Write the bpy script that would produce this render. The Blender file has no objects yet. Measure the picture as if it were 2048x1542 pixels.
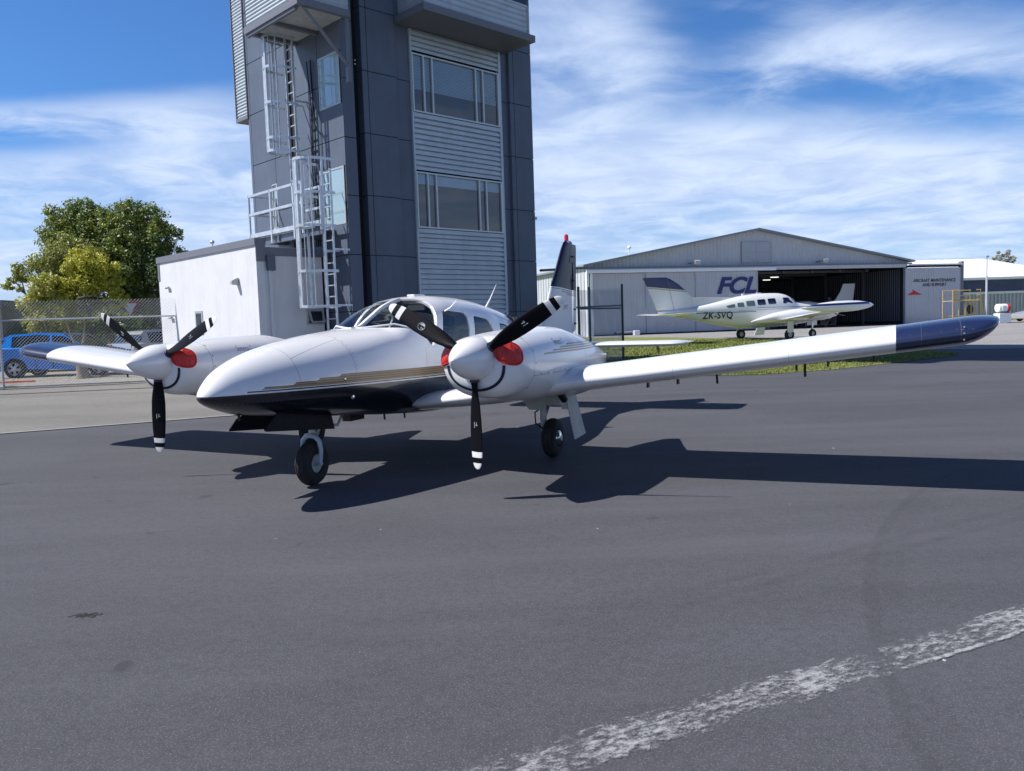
import bpy, bmesh, math, random
import numpy as np
from mathutils import Vector, Matrix
from mathutils.bvhtree import BVHTree
random.seed(7)
SC = bpy.context.scene
COL = SC.collection
R = math.radians

# ------------------------------------------------------------------ camera
cam_data = bpy.data.cameras.new('camera')
cam = bpy.data.objects.new('camera', cam_data)
COL.objects.link(cam)
cam_data.sensor_width = 36.0
cam_data.lens = 1635.43 / 2048 * 36.0
cam_data.clip_start = 0.05
cam_data.clip_end = 6000
cam.location = (0, 0, 1.5433)
cam.matrix_world = (Matrix.Translation((0, 0, 1.5433)) @ Matrix.Rotation(R(90) - 0.07859, 4, 'X') @ Matrix.Rotation(-0.03292, 4, 'Z'))
SC.camera = cam

# ------------------------------------------------------------------ sun and sky
SUN_AZ, SUN_EL = R(263.9), R(50.5)
sdir = Vector((math.sin(SUN_AZ) * math.cos(SUN_EL), math.cos(SUN_AZ) * math.cos(SUN_EL), math.sin(SUN_EL)))
sl = bpy.data.lights.new('sun', 'SUN')
sl.energy = 5.0
sl.angle = R(0.5)
sl.color = (1.0, 0.955, 0.9)
so = bpy.data.objects.new('sun', sl)
so.rotation_euler = sdir.to_track_quat('Z', 'Y').to_euler()
so.location = (0, 0, 30)
COL.objects.link(so)

SC.view_settings.view_transform = 'Standard'
SC.view_settings.look = 'None'
SC.view_settings.exposure = 0.38
SC.view_settings.gamma = 1.0
try: SC.view_settings.use_curve_mapping = False
except Exception: pass


class NT:
    """small helper that writes node math as expressions"""
    def __init__(s, tree): s.t = tree
    def node(s, typ, **kw):
        n = s.t.nodes.new(typ)
        for k, v in kw.items(): setattr(n, k, v)
        return n
    def put(s, sock, v):
        if isinstance(v, E_): s.t.links.new(v.s, sock)
        elif isinstance(v, bpy.types.NodeSocket): s.t.links.new(v, sock)
        elif v is not None:
            if isinstance(v, (tuple, list)) and len(v) == 3 and sock.type == 'RGBA': v = (*v, 1)
            sock.default_value = v
    def m(s, op, *a):
        n = s.node('ShaderNodeMath', operation=op)
        for i, x in enumerate(a): s.put(n.inputs[i], x)
        return E_(s, n.outputs[0])
    def mix(s, f, a, b):
        n = s.node('ShaderNodeMix', data_type='RGBA')
        s.put(n.inputs[0], f); s.put(n.inputs[6], a); s.put(n.inputs[7], b)
        return n.outputs[2]
    def noise(s, vec, scale, detail=3, rough=0.5, dist=0.0, out=0):
        n = s.node('ShaderNodeTexNoise')
        if vec is not None: s.put(n.inputs['Vector'], vec)
        n.inputs['Scale'].default_value = scale; n.inputs['Detail'].default_value = detail
        n.inputs['Roughness'].default_value = rough; n.inputs['Distortion'].default_value = dist
        return E_(s, n.outputs[out])
    def ramp(s, v, lo, hi, a=0.0, b=1.0):
        n = s.node('ShaderNodeMapRange'); n.interpolation_type = 'SMOOTHSTEP'
        s.put(n.inputs[0], v)
        for i, x in zip((1, 2, 3, 4), (lo, hi, a, b)): s.put(n.inputs[i], x)
        return E_(s, n.outputs[0])
    def obj(s):
        tc = s.node('ShaderNodeTexCoord'); sp = s.node('ShaderNodeSeparateXYZ')
        s.t.links.new(tc.outputs['Object'], sp.inputs[0])
        return tc.outputs['Object'], E_(s, sp.outputs[0]), E_(s, sp.outputs[1]), E_(s, sp.outputs[2])
    def scalev(s, vec, sc, rot=(0, 0, 0)):
        n = s.node('ShaderNodeMapping'); s.put(n.inputs[0], vec)
        n.inputs['Scale'].default_value = sc; n.inputs['Rotation'].default_value = rot
        return n.outputs[0]
    def bump(s, h, strength=0.3, dist=0.01, normal=None):
        n = s.node('ShaderNodeBump'); n.inputs['Strength'].default_value = strength; n.inputs['Distance'].default_value = dist
        s.put(n.inputs['Height'], h)
        if normal is not None: s.put(n.inputs['Normal'], normal)
        return n.outputs[0]


class E_:
    def __init__(s, nt, sock): s.n = nt; s.s = sock
    def __add__(s, o): return s.n.m('ADD', s, o)
    __radd__ = __add__
    def __sub__(s, o): return s.n.m('SUBTRACT', s, o)
    def __rsub__(s, o): return s.n.m('SUBTRACT', o, s)
    def __mul__(s, o): return s.n.m('MULTIPLY', s, o)
    __rmul__ = __mul__
    def __truediv__(s, o): return s.n.m('DIVIDE', s, o)
    def __gt__(s, o): return s.n.m('GREATER_THAN', s, o)
    def __lt__(s, o): return s.n.m('LESS_THAN', s, o)
    def abs(s): return s.n.m('ABSOLUTE', s)


world = bpy.data.worlds.new('World')
SC.world = world
world.use_nodes = True
wt = world.node_tree
for n in list(wt.nodes): wt.nodes.remove(n)
W = NT(wt)
sky = W.node('ShaderNodeTexSky', sky_type='NISHITA')
sky.sun_disc = False
sky.sun_elevation = SUN_EL
sky.sun_rotation = SUN_AZ
sky.air_density = 1.0
sky.dust_density = 0.35
sky.ozone_density = 2.2
tc = W.node('ShaderNodeTexCoord')
sp = W.node('ShaderNodeSeparateXYZ'); wt.links.new(tc.outputs['Generated'], sp.inputs[0])
dx, dy, dz = (E_(W, sp.outputs[i]) for i in range(3))
den = W.m('MAXIMUM', dz, 0.0) + 0.11
cx, cy = dx / den, dy / den
cb = W.node('ShaderNodeCombineXYZ'); W.put(cb.inputs[0], cx); W.put(cb.inputs[1], cy); cb.inputs[2].default_value = 1.7
v1 = W.scalev(cb.outputs[0], (0.32, 0.75, 1), (0, 0, R(-24)))
v2 = W.scalev(cb.outputs[0], (0.95, 1.7, 1), (0, 0, R(-32)))
big = W.noise(v1, 0.62, 3, 0.5, 0.5)
wisp = W.noise(v2, 0.85, 7, 0.55, 0.7)
fine = W.noise(cb.outputs[0], 3.0, 9, 0.58, 0.5)
# more cloud to the right (east) and low down, clear blue high on the left
dyp = W.m('MAXIMUM', dy, 0.04)
ux = dx / dyp + (wisp - 0.5) * 0.22
wz_ = dz / dyp + (fine - 0.5) * 0.05 + (wisp - 0.5) * 0.05
def blob(u0, w0, su, sw, amp):
    a = (ux - u0) / su; b = (wz_ - w0) / sw
    return W.m('POWER', 2.718, (a * a + b * b) * -1.0) * amp
low = W.ramp(dz, 0.30, 0.03)
cover = big * 0.40 + wisp * 0.62 + fine * 0.42 + low * 0.34 - 0.12
for bl in ((.25, .345, .09, .05, -.28), (.36, .262, .18, .032, -.25), (.58, .222, .13, .03, -.26), (.62, .37, .15, .03, -.1), (.095, .32, .11, .08, .24), (.44, .305, .20, .035, .26),
           (.28, .19, .36, .05, .20), (-.53, .345, .30, .09, -.34), (-.36, .37, .25, .07, -.2), (-.53, .268, .22, .018, .26), (-.37, .255, .12, .045, .20), (-.58, .237, .13, .016, -.22), (-.45, .20, .2, .02, .12)):
    cover = cover + blob(*bl)
cl = W.ramp(cover, 0.42, 1.02, 0.0, 0.95) * W.ramp(dz, 0.54, 0.40)  # clouds fade out overhead, above the view, to cut ambient fill
veil = W.ramp(dz, 0.22, 0.01, 0.0, 0.72)
cl2 = W.m('MAXIMUM', cl, veil)
hs = W.node('ShaderNodeMix', data_type='RGBA', blend_type='MULTIPLY'); hs.inputs[0].default_value = 1.0
wt.links.new(sky.outputs[0], hs.inputs[6]); W.put(hs.inputs[7], W.mix(W.ramp(dz, 0.40, 0.62), (0.76, 1.32, 2.04), (0.14, 0.36, 0.88)))  # unseen zenith tinted much darker to lower the ambient light
shade = W.mix(W.ramp(fine, 0.35, 0.7), (8.4, 10.4, 14.4), (11.0, 12.9, 16.2))
colr = W.mix(cl2, hs.outputs[2], shade)
bg = W.node('ShaderNodeBackground'); wt.links.new(colr, bg.inputs[0]); bg.inputs[1].default_value = 0.052
wo = W.node('ShaderNodeOutputWorld'); wt.links.new(bg.outputs[0], wo.inputs[0])

# ------------------------------------------------------------------ materials
def mat(name, col=(0.5, 0.5, 0.5), rough=0.6, metal=0.0, coat=0.0, nz=0.0, nscale=8.0, bump=0.0, bscale=60.0, spec=0.5, trans=0.0, ior=1.45):
    m = bpy.data.materials.new(name); m.use_nodes = True
    t = m.node_tree; b = t.nodes['Principled BSDF']; N = NT(t)
    b.inputs['Roughness'].default_value = rough; b.inputs['Metallic'].default_value = metal
    b.inputs['Coat Weight'].default_value = coat; b.inputs['Coat Roughness'].default_value = 0.04
    b.inputs['Specular IOR Level'].default_value = spec
    b.inputs['Transmission Weight'].default_value = trans; b.inputs['IOR'].default_value = ior
    tcn = N.node('ShaderNodeTexCoord')
    f = N.ramp(N.noise(tcn.outputs['Object'], nscale, 5, 0.6), 0.3, 0.7)
    k = max(nz, 0.02)
    a = tuple(min(1, c * (1 - k)) for c in col); c2 = tuple(min(1, c * (1 + k)) for c in col)
    N.put(b.inputs['Base Color'], N.mix(f, a, c2))
    if bump: N.put(b.inputs['Normal'], N.bump(N.noise(tcn.outputs['Object'], bscale, 4, 0.6), bump, 0.01))
    return m

def glassmat(name, tint=(0.9, 0.95, 0.95), rough=0.0, mixf=0.75, f0=0.05):
    """thin sheet glass: mostly see-through, glossy at grazing angles"""
    m = bpy.data.materials.new(name); m.use_nodes = True
    t = m.node_tree; N = NT(t); out = t.nodes['Material Output']; t.nodes.remove(t.nodes['Principled BSDF'])
    tr = N.node('ShaderNodeBsdfTransparent'); tr.inputs[0].default_value = (*tint, 1)
    gl = N.node('ShaderNodeBsdfGlossy'); gl.inputs['Roughness'].default_value = rough
    lw = N.node('ShaderNodeLayerWeight'); lw.inputs[0].default_value = 0.5
    f5 = N.m('POWER', E_(N, lw.outputs['Facing']), 4.0)
    mx = N.node('ShaderNodeMixShader'); N.put(mx.inputs[0], f0 + (1.0 - f0) * mixf * f5)
    t.links.new(tr.outputs[0], mx.inputs[1]); t.links.new(gl.outputs[0], mx.inputs[2]); t.links.new(mx.outputs[0], out.inputs[0])
    return m

M = {}
M['white'] = mat('white_paint', (0.79, 0.80, 0.81), 0.32, coat=0.6, nz=0.02, nscale=3, spec=0.5)
M['navy'] = mat('navy_paint', (0.004, 0.005, 0.016), 0.35, coat=0.15, spec=0.3)
M['blade'] = None
M['chrome'] = mat('polished_metal', (0.75, 0.77, 0.8), 0.12, metal=1.0)
M['alu'] = mat('galvanised_metal', (0.62, 0.65, 0.68), 0.42, metal=0.6, nz=0.12, nscale=5)
M['gear'] = mat('gear_metal', (0.42, 0.45, 0.48), 0.4, metal=0.3, nz=0.15, nscale=20)
M['bare'] = mat('grey_panel_paint', (0.42, 0.44, 0.43), 0.45, nz=0.12, nscale=6)
M['rubber'] = mat('tyre_rubber', (0.018, 0.018, 0.02), 0.75, nz=0.3, nscale=15)
M['black'] = mat('black_plastic', (0.012, 0.012, 0.014), 0.5)
M['strap'] = mat('dark_strap', (0.012, 0.013, 0.03), 0.7)
M['cream'] = mat('cream_trim', (0.62, 0.56, 0.45), 0.5)
M['seat'] = mat('navy_seat_leather', (0.03, 0.04, 0.09), 0.6, nz=0.1)
M['cabin'] = mat('cabin_lining', (0.07, 0.07, 0.075), 0.8)
M['line'] = mat('seam_line', (0.12, 0.12, 0.13), 0.7)
M['glass'] = glassmat('cabin_glass', (0.62, 0.66, 0.68), 0.0, 0.9)
M['wglass'] = glassmat('windscreen_glass', (0.80, 0.84, 0.86), 0.0, 0.9)
M['redlens'] = mat('red_lens', (0.55, 0.01, 0.02), 0.15, coat=0.6)
M['tower'] = mat('dark_grey_cladding_panel', (0.100, 0.124, 0.172), 0.5, nz=0.07, nscale=1.2, bump=0.05, bscale=30)
M['tower_joint'] = mat('dark_joint', (0.01, 0.011, 0.015), 0.8)
def streaks(m, amt, scale=(5, 5, .35)):
    t = m.node_tree; N = NT(t); b = t.nodes['Principled BSDF']; old = b.inputs['Base Color'].links[0].from_socket
    tcn = N.node('ShaderNodeTexCoord'); f = N.ramp(N.noise(N.scalev(tcn.outputs['Object'], scale), 1.6, 6, 0.7), 0.48, 0.78)
    hue = N.node('ShaderNodeMix', data_type='RGBA', blend_type='MULTIPLY'); N.put(hue.inputs[0], f * amt); t.links.new(old, hue.inputs[6]); hue.inputs[7].default_value = (0.55, 0.55, 0.53, 1)
    t.links.new(hue.outputs[2], b.inputs['Base Color']); return m
streaks(M['tower'], 0.35)
M['corr'] = mat('silver_corrugated_sheet', (0.44, 0.50, 0.56), 0.42, metal=0.2, nz=0.06, nscale=2)
M['frame'] = mat('aluminium_frame', (0.50, 0.52, 0.53), 0.4, metal=0.4)
M['plaster'] = mat('white_plaster', (0.66, 0.67, 0.69), 0.85, nz=0.035, nscale=1.5, bump=0.08, bscale=40)
M['fascia'] = mat('grey_fascia', (0.16, 0.17, 0.20), 0.5)
M['hangar'] = mat('pale_grey_sheet', (0.50, 0.52, 0.56), 0.55, nz=0.04, nscale=0.6)
M['roofw'] = mat('white_roof_sheet', (0.80, 0.84, 0.86), 0.5)
M['galv'] = mat('galvanised_pipe', (0.40, 0.44, 0.48), 0.45, metal=0.3, nz=0.1)
M['greenpipe'] = mat('dark_green_pipe', (0.025, 0.06, 0.08), 0.45, nz=0.15)
M['blind'] = mat('window_blind', (0.50, 0.62, 0.74), 0.7)
M['int'] = mat('dark_interior', (0.02, 0.024, 0.032), 0.8)  # near-black colour stands in for unlit interior shade
M['yellow'] = mat('yellow_steel', (0.62, 0.42, 0.10), 0.5, nz=0.15)
M['red'] = mat('red_paint', (0.55, 0.02, 0.03), 0.4)
M['orange'] = mat('orange_paint', (0.75, 0.12, 0.03), 0.6, nz=0.15)
M['textnavy'] = mat('navy_lettering', (0.02, 0.03, 0.16), 0.5)
M['textgrey'] = mat('grey_lettering', (0.05, 0.055, 0.07), 0.5)
M['textblack'] = mat('black_lettering', (0.008, 0.008, 0.012), 0.4)
M['gold'] = mat('gold_stripe_paint', (0.30, 0.19, 0.075), 0.35, coat=0.4)
M['carblue'] = mat('blue_car_paint', (0.0, 0.20, 0.66), 0.25, coat=1.0)
M['cargrey'] = mat('silver_car_paint', (0.45, 0.46, 0.48), 0.3, coat=0.8, metal=0.3)
M['carwhite'] = mat('white_car_paint', (0.75, 0.75, 0.75), 0.3, coat=0.8)
M['cardark'] = mat('dark_car_paint', (0.03, 0.035, 0.05), 0.3, coat=0.8)
M['carglass'] = mat('car_glass', (0.015, 0.02, 0.028), 0.05, spec=0.8)
M['taillamp'] = mat('tail_lamp', (0.35, 0.01, 0.01), 0.2, coat=0.5)
M['concrete'] = mat('concrete', (0.36, 0.35, 0.33), 0.9, nz=0.12, nscale=3, bump=0.2)
M['bark'] = mat('bark', (0.20, 0.17, 0.14), 0.9, nz=0.25, nscale=10)

streaks(M['plaster'], 0.22, (4, 4, .3)); streaks(M['hangar'], 0.30, (2, 2, .15)); streaks(M['corr'], 0.3, (3, 3, .3)); streaks(M['roofw'], 0.12, (2, 2, 2))
def redcover():
    m = mat('red_quilted_cover', (0.52, 0.03, 0.025), 0.6); t = m.node_tree; N = NT(t); b = t.nodes['Principled BSDF']
    tcn = N.node('ShaderNodeTexCoord')
    h = N.noise(N.scalev(tcn.outputs['Object'], (9, 14, 3)), 1.6, 3, 0.5, 1.5)
    N.put(b.inputs['Normal'], N.bump(h, 0.9, 0.02)); b.inputs['Roughness'].default_value = 0.5
    return m
M['cover'] = redcover()

def blademat():
    m = mat('propeller_blade_paint', (0.010, 0.010, 0.012), 0.5, coat=0.0, spec=0.12); t = m.node_tree; N = NT(t); b = t.nodes['Principled BSDF']
    at = N.node('ShaderNodeAttribute'); at.attribute_name = 'radial'
    r = E_(N, at.outputs['Fac'])
    w = N.m('MAXIMUM', r > 0.910, (r > 0.812) * (r < 0.862))
    n2 = N.noise(N.node('ShaderNodeTexCoord').outputs['Object'], 30, 4)
    N.put(b.inputs['Base Color'], N.mix(w, (0.005, 0.005, 0.008), N.mix(n2, (0.70, 0.70, 0.68), (0.80, 0.80, 0.78))))
    return m
M['blade'] = blademat()

def fuselage_mat():
    """white over navy with gold and navy pinstripes; coordinates are the aircraft's own (x aft, y starboard, z up)"""
    m = mat('fuselage_paint', (0.7, 0.7, 0.7), 0.3, coat=0.6); t = m.node_tree; N = NT(t); b = t.nodes['Principled BSDF']
    vec, x, y, z = N.obj()
    zl = z - (1.003 - 0.016 * x)
    navyc = (0.003, 0.0035, 0.011); whitec = (0.80, 0.81, 0.82); goldc = (0.27, 0.17, 0.07)
    lower = zl < 0
    pin = (zl > 0.013) * (zl < 0.025) * (x > 0.30)
    seamn = N.noise(vec, 3, 3)
    c = N.mix(N.ramp(seamn, 0.3, 0.7), tuple(k * 0.985 for k in whitec), whitec)
    side = (y.abs() > 0.1)
    gm = None; bk = None
    for k, x0 in enumerate((0.42, 0.72, 0.98, 1.24)):
        lo = 0.031 + 0.0225 * k
        g = (zl > lo) * (zl < lo + 0.0175) * (x > (x0 + (zl - lo) * 2.0)) * (x < 3.6)
        bb = (zl > (lo + 0.0175)) * (zl < lo + 0.0225) * (x > (x0 + 0.03)) * (x < 3.6)
        gm = g if gm is None else N.m('MAXIMUM', gm, g)
        bk = bb if bk is None else N.m('MAXIMUM', bk, bb)
    c = N.mix(gm * side, c, goldc)
    c = N.mix(N.m('MAXIMUM', bk * side, pin), c, navyc)
    c = N.mix(lower, c, navyc)
    # oil and exhaust grime under the belly
    N.put(b.inputs['Base Color'], c)
    # panel seams: nose bowl joint, baggage door, cowl joint
    def ln(v, at_, w=0.0022): return ((v - at_).abs() < w)
    s = ln(x, 0.80) * (z > 1.0) + ln(x, 1.47) * (z > 1.0) + ln(y.abs(), 0.285, 0.002) * (z > 1.2) * (x > 0.8) * (x < 1.47) + ln(x, 2.62) * (z < 1.3)
    s = N.m('MINIMUM', s, 1.0)
    riv = ((x - 1.50).abs() < 0.005) * ((N.m('FRACT', z * 26) - 0.5).abs() < 0.13) + ((x - 2.66).abs() < 0.005) * ((N.m('FRACT', z * 26) - 0.5).abs() < 0.13) * (z < 1.3) + ((z - (0.93 - 0.016 * x)).abs() < 0.004) * ((N.m('FRACT', x * 24) - 0.5).abs() < 0.13)
    riv = riv + ((x - 4.45).abs() < 0.004) * ((N.m('FRACT', z * 26) - 0.5).abs() < 0.13) + ((z - 1.70 + 0.13 * (x - 4.0)).abs() < 0.003) * (x > 3.75) * ((N.m('FRACT', x * 24) - 0.5).abs() < 0.13)
    grime = N.ramp(N.noise(N.scalev(vec, (0.7, 3, 3)), 2.5, 6, 0.65), 0.5, 0.8) * 0.10
    c = N.mix(grime, c, (0.30, 0.29, 0.28))
    N.put(b.inputs['Base Color'], N.mix(N.m('MINIMUM', s * 0.75 + riv * 0.45, 1.0), c, (0.12, 0.12, 0.14)))
    return m
M['fus'] = fuselage_mat()

def nacelle_mat():
    m = mat('nacelle_paint', (0.7, 0.7, 0.7), 0.3, coat=0.6); t = m.node_tree; N = NT(t); b = t.nodes['Principled BSDF']
    vec, x, y, z = N.obj()
    c = N.mix(N.ramp(N.noise(vec, 3, 3), 0.3, 0.7), (0.78, 0.79, 0.80), (0.80, 0.81, 0.82))
    gm = None
    for k, x0 in enumerate((1.84, 2.06, 2.26, 2.46)):
        lo = 1.232 + 0.022 * k
        g = (z > lo) * (z < lo + 0.0165) * (x > (x0 + (z - lo) * 2)) * (x < 3.9) * (y.abs() > 1.95)
        gm = g if gm is None else N.m('MAXIMUM', gm, g)
    c = N.mix(gm, c, (0.27, 0.18, 0.08))
    def ln(v, at_, w=0.0025): return ((v - at_).abs() < w)
    s = ln(x, 1.63, 0.003) + ln(z, 1.055 - 0.0, 0.0025) * (x > 1.63) * (x < 2.95) + ln(x, 2.95, 0.002) + ln(z, 1.33, 0.0015) * (x > 2.95) * (x < 3.8)
    # camlocs and screws along the seams
    wv = N.m('FRACT', (z * 9.0)); wx = N.m('FRACT', (x * 7.0))
    dots = ln(x, 1.655, 0.008) * ((wv - 0.5).abs() < 0.07) + ln(z, 1.068, 0.007) * ((wx - 0.5).abs() < 0.06) * (x > 1.78) * (x < 2.95) + ln(x, 2.97, 0.006) * ((wv - 0.5).abs() < 0.06)
    s = N.m('MINIMUM', s + dots, 1.0)
    dirt = N.ramp(N.noise(N.scalev(vec, (1.2, 4, 4)), 2.2, 5, 0.6), 0.55, 0.75) * N.ramp(z, 1.0, 0.75)
    c = N.mix(dirt * 0.45, c, (0.34, 0.33, 0.33))
    N.put(b.inputs['Base Color'], N.mix(s * 0.75, c, (0.08, 0.08, 0.09)))
    return m
M['nac'] = nacelle_mat()

def wing_mat():
    m = mat('wing_paint', (0.7, 0.7, 0.7), 0.3, coat=0.5); t = m.node_tree; N = NT(t); b = t.nodes['Principled BSDF']
    vec, x, y, z = N.obj()
    c = N.mix(N.ramp(N.noise(N.scalev(vec, (3, 1, 1)), 2, 4), 0.3, 0.7), (0.73, 0.74, 0.75), (0.77, 0.78, 0.79))
    ya = y.abs()
    n = ya > 5.175
    c = N.mix(n, c, N.mix(N.noise(vec, 4, 3), (0.012, 0.021, 0.062), (0.018, 0.029, 0.082)))
    def ln(v, at_, w=0.0018): return ((v - at_).abs() < w)
    s = ln(ya, 5.64, 0.003) + ln(ya, 3.35) + ln(ya, 4.35) + ln(x, 2.62, 0.0012) * (ya > 2.3) + ln(ya, 5.36)
    fr = N.m('FRACT', ya * 22.0)
    riv = ln(x, 2.60, 0.004) * ((fr - 0.5).abs() < 0.14) + ln(x, 2.37, 0.004) * ((N.m('FRACT', ya * 9.0) - 0.5).abs() < 0.06)
    s = N.m('MINIMUM', s + riv * 0.6, 1.0)
    N.put(b.inputs['Base Color'], N.mix(s * 0.5, c, (0.12, 0.12, 0.13)))
    return m
M['wing'] = wing_mat()

def fin_mat():
    m = mat('fin_paint', (0.7, 0.7, 0.7), 0.42, coat=0.08, spec=0.3); t = m.node_tree; N = NT(t); b = t.nodes['Principled BSDF']
    vec, x, y, z = N.obj()
    c = (0.70, 0.71, 0.725)
    zl = z - (2.10 - 0.05 * (x - 7.6))
    nv = zl > 0
    st = (zl < -0.022) * (zl > -0.030)
    g = (zl < -0.045) * (zl > -0.072) * (x > 8.0) + (zl < -0.08) * (zl > -0.105) * (x > 8.25)
    c = N.mix(N.m('MINIMUM', g, 1), c, (0.40, 0.37, 0.34))
    c = N.mix(N.m('MAXIMUM', nv, st), c, (0.006, 0.008, 0.03))
    N.put(b.inputs['Base Color'], c)
    return m
M['fin'] = fin_mat()

def svq_mat():
    m = mat('white_blue_aircraft_paint', (0.7, 0.7, 0.7), 0.3, coat=0.5); t = m.node_tree; N = NT(t); b = t.nodes['Principled BSDF']
    vec, x, y, z = N.obj()
    c = (0.74, 0.76, 0.76)
    zl = z - 1.63
    s1 = (zl.abs() < 0.018) * (x > 5.3) * (x < 9.8)
    g1 = ((z - 1.70 - (6.0 - x) * 0.02).abs() < 0.016) * (x > 2.5) * (x < 6.4)
    g2 = ((z - 1.84).abs() < 0.014) * (x > 1.5) * (x < 5.2)
    c = N.mix(g1, c, (0.45, 0.36, 0.25)); c = N.mix(N.m('MAXIMUM', s1, g2), c, (0.05, 0.06, 0.16))
    N.put(b.inputs['Base Color'], c)
    return m
M['svq'] = svq_mat()

def svqfin_mat():
    m = mat('white_blue_fin_paint', (0.7, 0.7, 0.7), 0.3, coat=0.5); t = m.node_tree; N = NT(t); b = t.nodes['Principled BSDF']
    vec, x, y, z = N.obj()
    c = (0.74, 0.76, 0.76)
    zl = z - (3.14 - 0.10 * (11.5 - x))
    nv = zl > 0
    gd = (zl < -0.03) * (zl > -0.10)
    lowg = (z < 1.86) * (z > 1.74) * (x > 9.4)
    lown = (z < 1.72) * (z > 1.66) * (x > 9.4)
    c = N.mix(N.m('MAXIMUM', gd, lowg), c, (0.48, 0.36, 0.2))
    c = N.mix(N.m('MAXIMUM', nv, lown), c, (0.012, 0.018, 0.10))
    N.put(b.inputs['Base Color'], c)
    return m
M['svqfin'] = svqfin_mat()

def leafmat(name, c1, c2, c3):
    m = bpy.data.materials.new(name); m.use_nodes = True; t = m.node_tree; b = t.nodes['Principled BSDF']; N = NT(t)
    g = N.node('ShaderNodeNewGeometry')
    rnd = E_(N, g.outputs['Random Per Island'])
    tcn = N.node('ShaderNodeTexCoord')
    f = N.noise(tcn.outputs['Object'], 0.9, 3)
    c = N.mix(rnd, c1, c2); c = N.mix(N.ramp(f, 0.45, 0.65), c, c3)
    N.put(b.inputs['Base Color'], c); b.inputs['Roughness'].default_value = 0.5
    tl = N.node('ShaderNodeBsdfTranslucent'); N.put(tl.inputs[0], c)
    mx = N.node('ShaderNodeMixShader'); mx.inputs[0].default_value = 0.25
    t.links.new(b.outputs[0], mx.inputs[1]); t.links.new(tl.outputs[0], mx.inputs[2])
    t.links.new(mx.outputs[0], t.nodes['Material Output'].inputs[0])
    return m
M['leafd'] = leafmat('dark_green_leaves', (0.07, 0.12, 0.03), (0.24, 0.31, 0.09), (0.26, 0.31, 0.06))
M['leafy'] = leafmat('yellow_green_leaves', (0.34, 0.37, 0.03), (0.62, 0.58, 0.08), (0.46, 0.46, 0.05))
M['leafo'] = leafmat('olive_leaves', (0.17, 0.23, 0.05), (0.52, 0.50, 0.16), (0.30, 0.34, 0.07))
M['leafy2'] = leafmat('gold_green_leaves', (0.26, 0.30, 0.05), (0.60, 0.55, 0.13), (0.40, 0.42, 0.07))
M['leafg'] = leafmat('haze_paled_leaves', (0.28, 0.31, 0.26), (0.48, 0.50, 0.45), (0.36, 0.38, 0.34))  # distance haze painted in by lightening the leaf colour

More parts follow.
